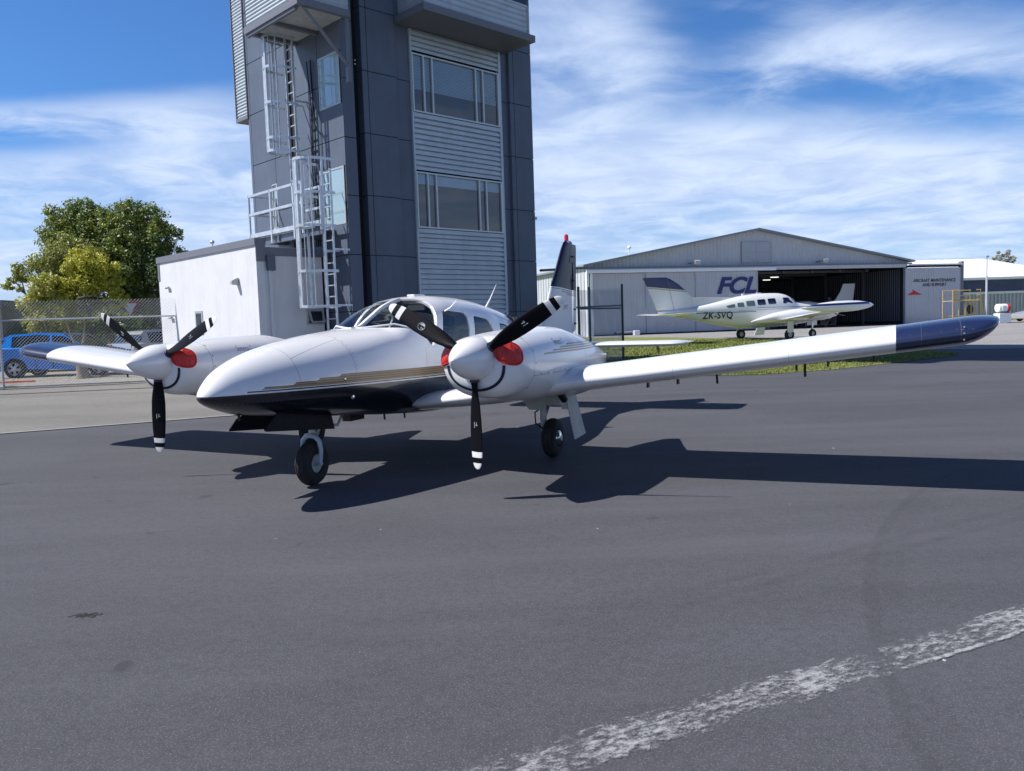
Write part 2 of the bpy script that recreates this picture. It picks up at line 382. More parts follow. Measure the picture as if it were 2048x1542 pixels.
def asphalt_mat(name, base, warm=0.0, marks=True):
    m = bpy.data.materials.new(name); m.use_nodes = True; t = m.node_tree; b = t.nodes['Principled BSDF']; N = NT(t)
    vec, x, y, z = N.obj()
    big = N.noise(N.scalev(vec, (0.35, 1.0, 1), (0, 0, R(20))), 0.55, 6, 0.6, 0.4)
    mid = N.noise(vec, 6, 6, 0.65)
    grit = N.noise(vec, 95, 4, 0.8)
    grit2 = N.noise(vec, 230, 3, 0.7)
    clump = N.noise(vec, 22, 5, 0.75)
    d = tuple(c * 0.80 for c in base); l = tuple(c * 1.18 for c in base)
    c = N.mix(N.ramp(big, 0.32, 0.68), d, l)
    c = N.mix(N.ramp(mid, 0.35, 0.7) * 0.22, c, tuple(k * 1.5 for k in base))
    c = N.mix(N.ramp(grit, 0.50, 0.68) * 0.9, c, tuple(k * 2.5 for k in base))
    c = N.mix(N.ramp(grit2, 0.52, 0.34) * 0.80, c, tuple(k * 0.35 for k in base))
    c = N.mix(N.ramp(clump, 0.55, 0.38) * 0.35, c, tuple(k * 0.55 for k in base))
    oil = N.noise(vec, 2.3, 2, 0.4)
    c = N.mix(N.ramp(oil, 0.715, 0.76) * 0.5, c, tuple(k * 0.35 for k in base))
    vo = N.node('ShaderNodeTexVoronoi', feature='DISTANCE_TO_EDGE'); vo.inputs['Scale'].default_value = 0.22
    t.links.new(N.scalev(vec, (1, 1, 1)), vo.inputs['Vector'])
    wv = N.noise(vec, 1.3, 6, 0.7)
    crk = N.ramp(E_(N, vo.outputs['Distance']) + (wv - 0.5) * 0.10, 0.004, 0.0) * N.ramp(wv, 0.50, 0.56)
    c = N.mix(crk * 0.35, c, tuple(k * 0.4 for k in base))
    sp_ = N.noise(vec, 11, 2, 0.4)
    c = N.mix(N.ramp(sp_, 0.795, 0.81), c, (0.5, 0.5, 0.48))
    if marks:
        # paler worn swathes (paving lanes) and tyre scrubs
        lane = N.noise(N.scalev(vec, (0.12, 1.6, 1), (0, 0, R(28))), 1.1, 4, 0.6)
        c = N.mix(N.ramp(lane, 0.5, 0.75) * 0.35, c, tuple(k * 1.45 for k in base))
        # curved tyre mark, right foreground
        ex = x - 11.0; ey = y - 0.49
        rr = N.m('SQRT', ex * ex + ey * ey)
        wob = (N.noise(vec, 5, 3) - 0.5) * 0.04
        xm = N.ramp(x, 5.0, 3.4)
        a1 = N.ramp((rr - 9.87 + wob).abs(), 0.055, 0.02) * xm + N.ramp((rr - 9.76 + wob).abs(), 0.10, 0.04) * xm * 0.45
        a3 = N.ramp((rr - 9.2 + wob).abs(), 0.12, 0.03) * N.ramp(x, 3.6, 2.6) * 0.25
        l2 = y - 3.87 - x * 0.565 + wob
        a2 = (N.ramp((l2 - 0.10).abs(), 0.07, 0.02) + N.ramp((l2 + 0.10).abs(), 0.07, 0.02)) * N.ramp(x, -0.3, 1.5) * N.ramp(x, 9.0, 6.0) * 0.7
        fade = N.ramp(N.noise(vec, 2.4, 4), 0.3, 0.6)
        c = N.mix(N.m('MINIMUM', a1 + a2 + a3 * 0.5, 1) * (fade * 0.6 + 0.4) * 0.24, c, tuple(k * 0.38 for k in base))
        # torn dark patch near the left foreground
        px_ = x + 2.40; py_ = y - 4.42
        w2 = N.m('SQRT', px_ * px_ * 30 + py_ * py_ * 150) + (N.noise(vec, 45, 4) - 0.5) * 1.8
        c = N.mix(N.ramp(w2, 0.55, 0.3), c, (0.012, 0.012, 0.013))
    N.put(b.inputs['Base Color'], c)
    b.inputs['Roughness'].default_value = 0.82
    b.inputs['Specular IOR Level'].default_value = 0.35
    h = N.noise(vec, 150, 4, 0.75) + N.noise(vec, 45, 2) * 0.4
    N.put(b.inputs['Normal'], N.bump(h, 0.55, 0.006))
    return m
M['asphalt'] = asphalt_mat('new_asphalt', (0.073, 0.075, 0.086))
M['oldasphalt'] = asphalt_mat('old_asphalt', (0.175, 0.17, 0.155), marks=False)
M['taxi'] = asphalt_mat('pale_taxiway', (0.27, 0.265, 0.26), marks=False)
M['gravel'] = asphalt_mat('gravel', (0.24, 0.225, 0.19), marks=False)

def grassmat():
    m = bpy.data.materials.new('grass'); m.use_nodes = True; t = m.node_tree; b = t.nodes['Principled BSDF']; N = NT(t)
    vec, x, y, z = N.obj()
    n = N.noise(vec, 0.35, 5); n2 = N.noise(N.scalev(vec, (1, 0.4, 1)), 9, 4, 0.7)
    c = N.mix(N.ramp(n, 0.35, 0.65), (0.11, 0.165, 0.03), (0.20, 0.22, 0.06))
    c = N.mix(N.ramp(n2, 0.35, 0.7) * 0.6, c, (0.34, 0.33, 0.14))
    N.put(b.inputs['Base Color'], c); b.inputs['Roughness'].default_value = 0.9; b.inputs['Specular IOR Level'].default_value = 0.1
    N.put(b.inputs['Normal'], N.bump(N.noise(vec, 40, 4, 0.8), 0.8, 0.04))
    return m
M['grass'] = grassmat()

def paintmark_mat():
    m = bpy.data.materials.new('worn_white_paint'); m.use_nodes = True; t = m.node_tree; N = NT(t); b = t.nodes['Principled BSDF']
    vec, x, y, z = N.obj()      # x along the line, y across (-1..1 scaled)
    wear = N.noise(N.scalev(vec, (1.1, 2.0, 1)), 15, 8, 0.72, 0.2)
    patch = N.noise(vec, 2.1, 3, 0.5)
    edge = N.ramp(y.abs(), 0.14, 0.05)
    seam = N.ramp((y + 0.105 + (N.noise(vec, 3) - 0.5) * 0.03).abs(), 0.022, 0.004) * N.ramp(x, 2.6, 3.4)
    mids = N.ramp((x - 2.3).abs(), 1.0, 0.2)
    gritp = N.noise(vec, 90, 3, 0.7)
    a = wear * 1.1 + patch * 0.62 + edge * 0.14 + seam * 0.20 + mids * 0.02 + (gritp - 0.5) * 0.35
    al = N.ramp(a, 0.91, 1.22)
    tr = N.node('ShaderNodeBsdfTransparent')
    mx = N.node('ShaderNodeMixShader'); N.put(mx.inputs[0], al * 0.62)
    t.links.new(tr.outputs[0], mx.inputs[1]); t.links.new(b.outputs[0], mx.inputs[2])
    t.links.new(mx.outputs[0], t.nodes['Material Output'].inputs[0])
    b.inputs['Base Color'].default_value = (0.50, 0.51, 0.53, 1); b.inputs['Roughness'].default_value = 0.85
    return m
M['mark'] = paintmark_mat()

# ------------------------------------------------------------------ object helpers
def tag(o, label=None, cat=None, group=None, kind=None):
    if label: o['label'] = label
    if cat: o['category'] = cat
    if group: o['group'] = group
    if kind: o['kind'] = kind
    return o

def empty(name, loc=(0, 0, 0), rz=0.0, label=None, cat=None, group=None):
    o = bpy.data.objects.new(name, None); COL.objects.link(o)
    o.location = loc; o.rotation_euler = (0, 0, rz); o.empty_display_size = 0.3
    return tag(o, label, cat, group)

class MB:
    def __init__(s, conv=None): s.v = []; s.f = []; s.conv = conv
    def add(s, vs, fs):
        b = len(s.v)
        s.v += [tuple(v) for v in vs]; s.f += [tuple(i + b for i in f) for f in fs]
        return s
    def box(s, lo, hi, rot=None, about=None):
        x0, y0, z0 = lo; x1, y1, z1 = hi
        vs = [Vector(p) for p in ((x0,y0,z0),(x1,y0,z0),(x1,y1,z0),(x0,y1,z0),(x0,y0,z1),(x1,y0,z1),(x1,y1,z1),(x0,y1,z1))]
        if rot is not None:
            c = Vector(about) if about is not None else sum(vs, Vector()) / 8
            vs = [c + rot @ (v - c) for v in vs]
        return s.add(vs, [(3,2,1,0),(4,5,6,7),(0,1,5,4),(1,2,6,5),(2,3,7,6),(3,0,4,7)])
    def tube(s, pts, r, n=8, closed=False, caps=True):
        pts = [Vector(p) for p in pts]; k = len(pts)
        rs = r if isinstance(r, (list, tuple)) else [r] * k
        vs = []; fs = []
        up = None
        for i, p in enumerate(pts):
            if closed: d = pts[(i + 1) % k] - pts[i - 1]
            else: d = pts[min(i + 1, k - 1)] - pts[max(i - 1, 0)]
            d = d.normalized() if d.length > 1e-9 else Vector((0, 0, 1))
            if up is None:
                up = Vector((0, 0, 1)) if abs(d.z) < 0.9 else Vector((1, 0, 0))
            a = d.cross(up).normalized(); bb = a.cross(d).normalized(); up = bb
            for j in range(n):
                t = 2 * math.pi * j / n
                vs.append(p + (a * math.cos(t) + bb * math.sin(t)) * rs[i])
        for i in range(k if closed else k - 1):
            for j in range(n):
                a0 = i * n + j; a1 = i * n + (j + 1) % n; b0 = ((i + 1) % k) * n + j; b1 = ((i + 1) % k) * n + (j + 1) % n
                fs.append((a0, a1, b1, b0))
        if caps and not closed:
            fs.append(tuple(range(n))[::-1]); fs.append(tuple((k - 1) * n + j for j in range(n)))
        return s.add(vs, fs)
    def bar(s, p0, p1, w, h=None):
        """rectangular bar, w horizontal, h vertical"""
        h = h or w
        p0, p1 = Vector(p0), Vector(p1); d = (p1 - p0).normalized()
        up = Vector((0, 0, 1)) if abs(d.z) < 0.95 else Vector((1, 0, 0))
        a = d.cross(up).normalized() * (w / 2); b = a.cross(d).normalized() * (h / 2)
        vs = [p0 - a - b, p0 + a - b, p0 + a + b, p0 - a + b, p1 - a - b, p1 + a - b, p1 + a + b, p1 - a + b]
        return s.add(vs, [(3,2,1,0),(4,5,6,7),(0,1,5,4),(1,2,6,5),(2,3,7,6),(3,0,4,7)])
    def lathe(s, prof, origin, axis, n=32, close=False, caps=True):
        """prof: (distance along axis, radius)"""
        o = Vector(origin); ax = Vector(axis).normalized()
        up = Vector((0, 0, 1)) if abs(ax.z) < 0.9 else Vector((1, 0, 0))
        a = ax.cross(up).normalized(); b = a.cross(ax).normalized()
        vs = []; fs = []
        for (t, r) in prof:
            for j in range(n):
                q = 2 * math.pi * j / n
                vs.append(o + ax * t + (a * math.cos(q) + b * math.sin(q)) * max(r, 1e-4))
        k = len(prof)
        for i in range(k - 1 + (1 if close else 0)):
            for j in range(n):
                i2 = (i + 1) % k
                fs.append((i * n + j, i * n + (j + 1) % n, i2 * n + (j + 1) % n, i2 * n + j))
        if not close and caps:
            fs.append(tuple(range(n))[::-1]); fs.append(tuple((k - 1) * n + j for j in range(n)))
        return s.add(vs, fs)
    def prism(s, poly, fn0, fn1):
        n = len(poly)
        vs = [fn0(*p) for p in poly] + [fn1(*p) for p in poly]
        fs = [tuple(range(n))[::-1], tuple(range(n, 2 * n))] + [(i, (i + 1) % n, n + (i + 1) % n, n + i) for i in range(n)]
        return s.add(vs, fs)
    def rings(s, rings, caps=True, closed=True):
        n = len(rings[0]); vs = [p for r in rings for p in r]; fs = []
        for i in range(len(rings) - 1):
            for j in range(n if closed else n - 1):
                fs.append((i * n + j, i * n + (j + 1) % n, (i + 1) * n + (j + 1) % n, (i + 1) * n + j))
        if caps:
            fs.append(tuple(range(n))[::-1]); fs.append(tuple((len(rings) - 1) * n + j for j in range(n)))
        return s.add(vs, fs)
    def build(s, name, material, parent=None, smooth=False, label=None, sharp=35, recalc=True, bevel=0.0, loc=None):
        me = bpy.data.meshes.new(name)
        vs = [s.conv(v) for v in s.v] if s.conv else s.v
        me.from_pydata([tuple(v) for v in vs], [], s.f)
        if recalc or bevel:
            bm = bmesh.new(); bm.from_mesh(me)
            bmesh.ops.recalc_face_normals(bm, faces=bm.faces)
            if bevel:
                bmesh.ops.bevel(bm, geom=[e for e in bm.edges if e.calc_face_angle(0) > R(30)], offset=bevel, segments=2, affect='EDGES', profile=0.6)
            bm.to_mesh(me); bm.free()
        if smooth:
            me.polygons.foreach_set('use_smooth', [True] * len(me.polygons))
            me.set_sharp_from_angle(angle=R(sharp))
        me.materials.append(M[material] if isinstance(material, str) else material)
        o = bpy.data.objects.new(name, me); COL.objects.link(o)
        if parent is not None: o.parent = parent
        if loc is not None: o.location = loc
        if label: o['label'] = label
        return o

def dup(root, loc, rz=None, label=None):
    r = root.copy(); COL.objects.link(r); r.location = loc
    if rz is not None: r.rotation_euler = (0, 0, rz)
    if label: r['label'] = label
    for ch in list(root.children):
        c = ch.copy(); COL.objects.link(c); c.parent = r
        for g in ch.children:
            d = g.copy(); COL.objects.link(d); d.parent = c
    return r

def text_obj(name, s, size, mtx, material, parent, extrude=0.004, shear=0.0, offset=0.0, xs=1.0, spacing=1.0, project=None):
    cu = bpy.data.curves.new('tmp_text', 'FONT'); cu.body = s; cu.size = size; cu.extrude = extrude; cu.shear = shear; cu.offset = offset
    cu.align_x = 'CENTER'; cu.align_y = 'CENTER'; cu.space_character = spacing; cu.space_line = 1.0
    tmp = bpy.data.objects.new('tmp_text', cu); COL.objects.link(tmp)
    bpy.context.view_layer.update()
    dg = bpy.context.evaluated_depsgraph_get()
    me = bpy.data.meshes.new_from_object(tmp.evaluated_get(dg))
    bpy.data.objects.remove(tmp)
    me.transform(Matrix.Diagonal((xs, 1, 1, 1)))
    me.transform(mtx)
    if project:
        for v in me.vertices: v.co = project(v.co)
    me.name = name
    me.materials.clear(); me.materials.append(M[material])
    o = bpy.data.objects.new(name, me); COL.objects.link(o); o.parent = parent
    return o

M['hangarroof'] = mat('grey_roof_sheet', (0.22, 0.25, 0.28), 0.5)
M['darkfloor'] = mat('shade_painted_floor', (0.07, 0.07, 0.07), 0.7, nz=0.2, nscale=1)  # darkened base colour paints in the shade inside the hangar
M['hangar2'] = mat('pale_hatch_paint', (0.40, 0.43, 0.48), 0.5)
M['carnavyglass'] = mat('dark_blue_band', (0.03, 0.05, 0.12), 0.3, nz=0.3, nscale=0.5)
def emit(name, col, st):
    m = bpy.data.materials.new(name); m.use_nodes = True; b = m.node_tree.nodes['Principled BSDF']
    b.inputs['Base Color'].default_value = (0.1, 0.1, 0.1, 1); b.inputs['Emission Color'].default_value = (*col, 1); b.inputs['Emission Strength'].default_value = st
    return m
M['litpane'] = emit('daylit_window', (0.75, 0.85, 1.0), 0.45)  # emission stands in for daylight beyond the panes
M['striplight'] = emit('strip_light', (1.0, 0.98, 0.9), 1.2)

# ================================================================== GROUND
def sheet(name, pts, z, material, kind='structure', thick=0.0):
    me = bpy.data.meshes.new(name)
    bm = bmesh.new(); vs = [bm.verts.new((p[0], p[1], 0)) for p in pts]; f = bm.faces.new(vs)
    if f.normal.z < 0: f.normal_flip()
    bm.to_mesh(me); bm.free()
    me.materials.append(M[material])
    o = bpy.data.objects.new(name, me); COL.objects.link(o); o.location = (0, 0, z); o['kind'] = kind
    return o

g = sheet('ground', [(-1500, -200), (1500, -200), (1500, 2500), (-1500, 2500)], -0.012, 'grass')
sheet('tarmac', [(-60, -30), (60, -30), (60, 28.2), (30, 29.2), (14.6, 30.4), (13, 40), (-3, 40), (-3, 33), (-12, 33), (-60, 5)], -0.004, 'asphalt')
# older paler asphalt on the left, its edge running away to the right
old = sheet('old_apron', [(-60, -12.5), (-8.3, 13.1), (-5.6, 14.5), (-1.5, 16.6), (2.0, 18.2), (2.0, 21.5), (-2, 23.0), (-3.5, 27), (-8, 26.5), (-9.9, 25.9), (-15.3, 24.6), (-60, 13.5)], 0.0, 'oldasphalt')
sheet('taxiway', [(14.9, 30.2), (17.9, 28.9), (60, 28.2), (200, 10), (400, 200), (60, 78), (44, 84), (6, 72), (3, 71), (3, 66), (8.5, 63.5), (11, 60), (12.8, 54), (14, 49.2), (17.2, 45.5), (17.6, 37), (16.2, 33)], 0.0, 'taxi')
sheet('car_park_gravel', [(-60, 13.0), (-15.5, 24.4), (-10.0, 25.75), (-10.5, 27.5), (-11.5, 29), (-12, 60), (-70, 60)], 0.004, 'gravel')
sheet('car_park', [(-70, 20), (-26, 26.4), (-12.0, 29.2), (-11, 80), (-80, 80)], 0.008, 'oldasphalt')
# pale dusty edge of the old apron
mb = MB()
e0, e1 = Vector((-30, 2.35, 0)), Vector((-5.6, 14.5, 0)); e2 = Vector((2.0, 18.2, 0))
for a_, b_ in ((e0, Vector((-8.3, 13.1, 0))), (Vector((-8.3, 13.1, 0)), e1), (e1, e2)):
    d = (b_ - a_).normalized(); nrm = Vector((-d.y, d.x, 0))
    mb.add([a_ - nrm * .03, b_ - nrm * .03, b_ + nrm * .10, a_ + nrm * .10], [(0, 1, 2, 3)])
edge = mb.build('apron_edge_strip', 'taxi', recalc=False); edge.location.z = 0.008; edge['kind'] = 'structure'
# dark sealed crack across the old apron
mb = MB()
pts = [(-40, 14.0), (-15.0, 21.9), (-12.5, 22.45), (-9.8, 23.1), (-7.0, 23.6), (-4.5, 24.0)]
for p, q in zip(pts, pts[1:]):
    a_, b_ = Vector((*p, 0)), Vector((*q, 0)); d = (b_ - a_).normalized(); nrm = Vector((-d.y, d.x, 0)) * .07
    mb.add([a_ - nrm, b_ - nrm, b_ + nrm, a_ + nrm], [(0, 1, 2, 3)])
s_ = mb.build('sealed_crack', 'tower_joint', recalc=False); s_.location.z = 0.009; s_['kind'] = 'structure'
# worn white line, right foreground
l0, l1 = Vector((-1.2, 2.14, 0)), Vector((7.0, 6.11, 0))
ld = (l1 - l0); ang = math.atan2(ld.y, ld.x)
me = bpy.data.meshes.new('painted_line'); L_ = ld.length
me.from_pydata([(0, -0.122, 0), (L_, -0.122, 0), (L_, 0.122, 0), (0, 0.122, 0)], [], [(0, 1, 2, 3)]); me.materials.append(M['mark'])
o = bpy.data.objects.new('painted_line', me); COL.objects.link(o); o.location = (l0.x, l0.y, 0.004); o.rotation_euler = (0, 0, ang); o['kind'] = 'structure'

# grass infield with real blades at its near edges
GP = [(-3, 27), (-1.0, 21.9), (3.0, 21.0), (6.2, 20.45), (8.5, 21.4), (11, 23.3), (13.4, 25.2), (14.3, 26.0), (14.9, 27.6), (15.1, 30), (16.2, 33), (17.6, 37), (17.2, 45.5), (14, 49.2), (12.8, 54), (11, 60), (8.5, 63.5), (3, 66), (-8, 70), (-12, 45)]
sheet('grass_infield', GP, 0.006, 'grass')
def inpoly(x, y, P):
    c = False; j = len(P) - 1
    for i in range(len(P)):
        if (P[i][1] > y) != (P[j][1] > y) and x < (P[j][0] - P[i][0]) * (y - P[i][1]) / (P[j][1] - P[i][1]) + P[i][0]: c = not c
        j = i
    return c
rng = random.Random(3); vs = []; fs = []
k = 0
while k < 42000:
    x = rng.uniform(-1, 17.8); y = 20.4 + 30 * rng.random() ** 1.7
    if not inpoly(x, y, GP): continue
    k += 1
    h = rng.uniform(.025, .075) * (1 + (y - 20) * .012); w = .012 * (1 + (y - 20) * .05); a = rng.uniform(0, math.pi); lx, ly = rng.uniform(-.03, .03), rng.uniform(-.03, .03)
    ca, sa = math.cos(a) * w, math.sin(a) * w; b0 = len(vs)
    vs += [(x - ca, y - sa, 0.004), (x + ca, y + sa, 0.004), (x + lx, y + ly, h)]; fs.append((b0, b0 + 1, b0 + 2))
me = bpy.data.meshes.new('grass_blades'); me.from_pydata(vs, [], fs); me.materials.append(M['grass'])
o = bpy.data.objects.new('grass_blades', me); COL.objects.link(o); tag(o, 'short green and straw coloured grass between tarmac and hangar', 'grass', kind='stuff')

# car park bank (kerbed gravel strip) behind the left fence
mb = MB()
P0 = [(-40, 18.3), (-15.4, 24.9), (-10.2, 26.2)]; P1 = [(-40, 19.6), (-15.7, 26.2), (-10.9, 27.3)]; P2 = [(-45, 60), (-30, 60), (-12, 60)]
vs = [(*p, 0.012) for p in P0] + [(*p, 0.22) for p in P1] + [(*p, 0.24) for p in P2]
mb.add(vs, [(0, 1, 4, 3), (1, 2, 5, 4), (3, 4, 7, 6), (4, 5, 8, 7)])
b_ = mb.build('car_park_bank', 'gravel', recalc=False); b_['kind'] = 'structure'
rng = random.Random(5); mb = MB()
for i in range(1600):
    t = rng.random(); s = rng.random()
    x = -17.5 + t * 7.0; y0 = 24.35 + (x + 17.5) * 0.255
    y = y0 + s * 1.5; z = 0.02 + .2 * min(1, max(0, (s * 1.5 - .1) / 1.3)); r = rng.uniform(.015, .045)
    vs = [(x + rng.uniform(.6, 1.2) * r * dx_, y + rng.uniform(.6, 1.2) * r * dy_, z + r * .7 * dz_) for dx_, dy_, dz_ in ((1,0,0),(-1,0,0),(0,1,0),(0,-1,0),(0,0,1),(0,0,-1))]
    mb.add(vs, [(0,2,4),(2,1,4),(1,3,4),(3,0,4),(2,0,5),(1,2,5),(3,1,5),(0,3,5)])
o = mb.build('gravel_stones', 'concrete', recalc=False); tag(o, 'loose pale gravel along the foot of the car park fence', 'gravel', kind='stuff')

# ================================================================== CONTROL TOWER  (local x = along the window face, y = along the left face)
TW_ROT = math.atan2(math.cos(R(46.3)), math.sin(R(46.3)))
T0 = (-4.065, 23.0, 0)
tw = empty('control_tower', T0, TW_ROT, 'tall dark grey panelled control tower with silver corrugated bays standing behind the white aircraft', 'control tower')
ZJ = [0.15, 1.85, 3.52, 5.18, 6.89, 8.59, 10.3, 12.0, 13.7, 15.4, 17.0]
ZL = [0.35, 1.95, 3.5, 5.1, 6.65, 8.2, 9.75, 11.3, 12.9, 14.5, 16.2]
mb = MB()
mb.box((-0.49, 0.27, 0), (6.93, 5.0, 16.6)); mb.box((-0.49, -0.18, 0), (-0.15, 0.27, 16.2)); mb.box((0.31, 0.02, 0), (1.44, 0.27, 16.6)); mb.box((5.97, 0.02, 0), (6.93, 0.27, 16.6))
mb.box((1.44, 0.12, 0), (2.0, 0.27, 16.6)); mb.box((5.6, 0.12, 0), (5.97, 0.27, 16.6))
mb.build('wall_core', 'tower_joint', tw)
mb = MB(); G_ = 0.011
def pan(lo, hi): mb.box(lo, hi)
for z0, z1 in zip(ZJ, ZJ[1:]):
    a, b = z0 + G_, z1 - G_
    mb.box((0.30, 0.0, a), (0.47, 0.018, b)); mb.box((0.49, 0.0, a), (1.44, 0.018, b))          # front pillar
    mb.box((0.292, 0.004, a), (0.308, 0.27, b))                                               # its lit side
    mb.box((1.447, 0.10, a), (2.0, 0.118, b))                                                 # recess strip
mb.build('wall_panel', 'tower', tw)
mb = MB()
for z0, z1 in zip(ZJ, ZJ[1:]):
    a, b = z0 + G_, z1 - G_
    mb.box((5.60, 0.10, a), (5.94, 0.118, b))
    mb.box((5.95, 0.0, a), (6.12, 0.018, b)); mb.box((6.14, 0.0, a), (6.95, 0.018, b))
    mb.box((5.942, 0.004, a), (5.958, 0.118, b))
    mb.box((6.935, 0.02, a), (6.951, 2.5, b)); mb.box((6.935, 2.52, a), (6.951, 4.98, b))
mb.build('wall_panel', 'tower', tw)
mb = MB()
for z0, z1 in zip(ZL, ZL[1:]):
    a, b = z0 + G_, z1 - G_
    mb.box((-0.51, -0.2, a), (-0.13, -0.182, b))                                              # dark return beside pillar
    mb.box((-0.148, -0.182, a), (-0.132, 0.25, b))
    for v0, v1 in ((-0.18, 0.99), (1.01, 2.42), (2.62, 3.45), (3.47, 4.86), (4.88, 5.02)):
        # leave the window openings free
        segs = [(a, b)]
        for (wv0, wv1, wz0, wz1) in ((-0.10, 0.99, 7.55, 8.95), (-0.10, 0.99, 4.35, 5.90), (3.47, 3.80, 4.57, 5.93)):
            if wv0 < v1 - .05 and wv1 > v0 + .05:
                ns = []
                for s0, s1 in segs:
                    if wz0 >= s1 or wz1 <= s0: ns.append((s0, s1)); continue
                    if wz0 > s0: ns.append((s0, wz0))
                    if wz1 < s1: ns.append((wz1, s1))
                segs = ns
        for s0, s1 in segs:
            off = 0.0 if v0 < 2.5 else -0.10
            mb.box((-0.508 + off, v0, s0), (-0.492, v1, s1))
for s0, s1 in ((4.57, 5.089), (5.111, 5.93)): mb.box((-.608, 3.81, s0), (-.492, 4.86, s1))
mb.build('wall_panel', 'tower', tw)
# near-black strip painted in for the shaded wall return behind the upper ladder
MB().box((-0.504, 2.42, 0.2), (-0.491, 2.62, 16.2)).build('shaded_return_strip', 'tower_joint', tw)

def corrug(mb, u0, u1, z0, z1, v, vertical=False, pitch=0.152, depth=0.06):
    """horizontal ribs on the plane y=v facing -y: wide pan, narrow rib"""
    n = int(round((z1 - z0) / pitch)); pr = []
    for i in range(n):
        z = z0 + (z1 - z0) * i / n; p = (z1 - z0) / n
        pr += [(z, 0), (z + p * .50, 0), (z + p * .52, depth), (z + p * .80, depth), (z + p * .90, -.008), (z + p * .97, 0)]
    pr.append((z1, 0))
    vs = []; fs = []
    for k, (z, d) in enumerate(pr): vs += [(u0, v + d, z), (u1, v + d, z)]
    for k in range(len(pr) - 1): fs.append((2 * k, 2 * k + 1, 2 * k + 3, 2 * k + 2))
    mb.add(vs, fs)
def corrug_x(mb, v0, v1, z0, z1, u, pitch=0.085, depth=0.022):
    n = int(round((z1 - z0) / pitch)) * 6
    vs = []; fs = []
    for k in range(n + 1):
        z = z0 + (z1 - z0) * k / n; d = depth * .5 * (1 - math.cos(2 * math.pi * k / 6))
        vs += [(u + d, v0, z), (u + d, v1, z)]
    for k in range(n): fs.append((2 * k, 2 * k + 1, 2 * k + 3, 2 * k + 2))
    mb.add(vs, fs)
def corrug_y(mb, u0, u1, z0, z1, v, pitch=0.085, depth=0.022):
    n = int(round((z1 - z0) / pitch)) * 6
    vs = []; fs = []
    for k in range(n + 1):
        z = z0 + (z1 - z0) * k / n; d = depth * .5 * (1 - math.cos(2 * math.pi * k / 6))
        vs += [(u0, v + d, z), (u1, v + d, z)]
    for k in range(n): fs.append((2 * k, 2 * k + 1, 2 * k + 3, 2 * k + 2))
    mb.add(vs, fs)

for z0, z1 in ((0.3, 4.28), (6.08, 7.62), (9.5, 10.10), (11.3, 16.4)):
    mb = MB(); corrug(mb, 2.06, 5.52, z0, z1, 0.05); mb.build('corrugated_cladding', 'corr', tw, recalc=False)
mb = MB()
mb.box((2.0, 0.03, 0.2), (2.06, 0.12, 10.1)); mb.box((5.50, 0.03, 0.2), (5.60, 0.12, 10.1))
for z0 in (4.24, 7.60): mb.box((2.06, 0.025, z0), (5.50, 0.085, z0 + 0.12))
mb.build('cladding_trim', 'corr', tw)
# ribbon windows on the face towards the apron
def ribbon(z0, z1, blind_drop):
    w = MB(); t = 0.045
    U0, U1 = 2.03, 5.52
    w.box((U0, 0.0, z0), (U1, 0.09, z0 + t)); w.box((U0, 0.0, z1 - t), (U1, 0.09, z1))
    w.box((U0, 0.0, z0 + t), (U0 + t, 0.09, z1 - t)); w.box((U1 - .10, 0.0, z0 + t), (U1, 0.09, z1 - t))
    for u in (2.46, 2.78, 4.50, 4.80): w.box((u - .028, 0.0, z0 + t), (u + .028, 0.085, z1 - t))
    f = w.build('window', 'frame', tw)
    MB().add([(U0 + t, 0.058, z0 + t), (U1 - .1, 0.058, z0 + t), (U1 - .1, 0.058, z1 - t), (U0 + t, 0.058, z1 - t)], [(0, 1, 2, 3)]).build('pane', M['towerglass'], f, recalc=False)
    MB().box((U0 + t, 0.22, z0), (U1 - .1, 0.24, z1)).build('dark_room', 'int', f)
    b = MB(); zz = z1 - t
    if blind_drop < .5:
        b.box((U0 + t, 0.095, zz - blind_drop), (U1 - .1, 0.10, zz))
    else:
        while zz > z1 - blind_drop:
            b.box((U0 + t, 0.10, zz - .030), (U1 - .1, 0.106, zz), Matrix.Rotation(R(28), 3, 'X')); zz -= .042
    b.build('blind', 'blind', f)
    return f
M['towerglass'] = glassmat('tower_window_glass', (0.62, 0.72, 0.78), 0.0, 1.0, 0.11)
ribbon(4.38, 6.02, 0.30)
ribbon(7.74, 9.42, 0.98)
# projecting upper bay
mb = MB(); corrug_y(mb, 1.66, 5.68, 10.36, 11.15, -1.18, 0.15, 0.02)
mb.build('bay_cladding', 'corr', tw, recalc=False)
mb = MB(); corrug_x(mb, -1.18, 0.1, 10.36, 11.15, 1.66, 0.15, 0.02); mb.build('bay_side_cladding', 'corr', tw, recalc=False)
mb = MB(); mb.box((1.68, -1.155, 10.25), (5.66, 0.1, 12.6)); mb.box((1.62, -1.2, 10.30), (1.68, -1.14, 11.2)); mb.box((5.66, -1.2, 10.30), (5.71, -1.14, 11.2))
mb.build('bay_body', 'bare', tw)
mb = MB(); mb.box((1.50, -1.32, 10.12), (5.85, 0.1, 10.16)); mb.box((1.5, -1.32, 10.16), (5.85, -1.2, 10.32)); mb.box((1.5, -1.2, 10.16), (1.62, 0.1, 10.32)); mb.build('bay_soffit', 'fascia', tw, bevel=0.0)
f = MB().box((1.7, -1.19, 11.16), (5.66, -1.165, 11.22)).box((4.9, -1.19, 11.22), (4.96, -1.165, 12.5)).box((3.2, -1.19, 11.22), (3.26, -1.165, 12.5)).build('window', 'frame', tw)
MB().box((1.72, -1.175, 11.22), (5.64, -1.16, 12.5)).build('pane', 'carglass', f)
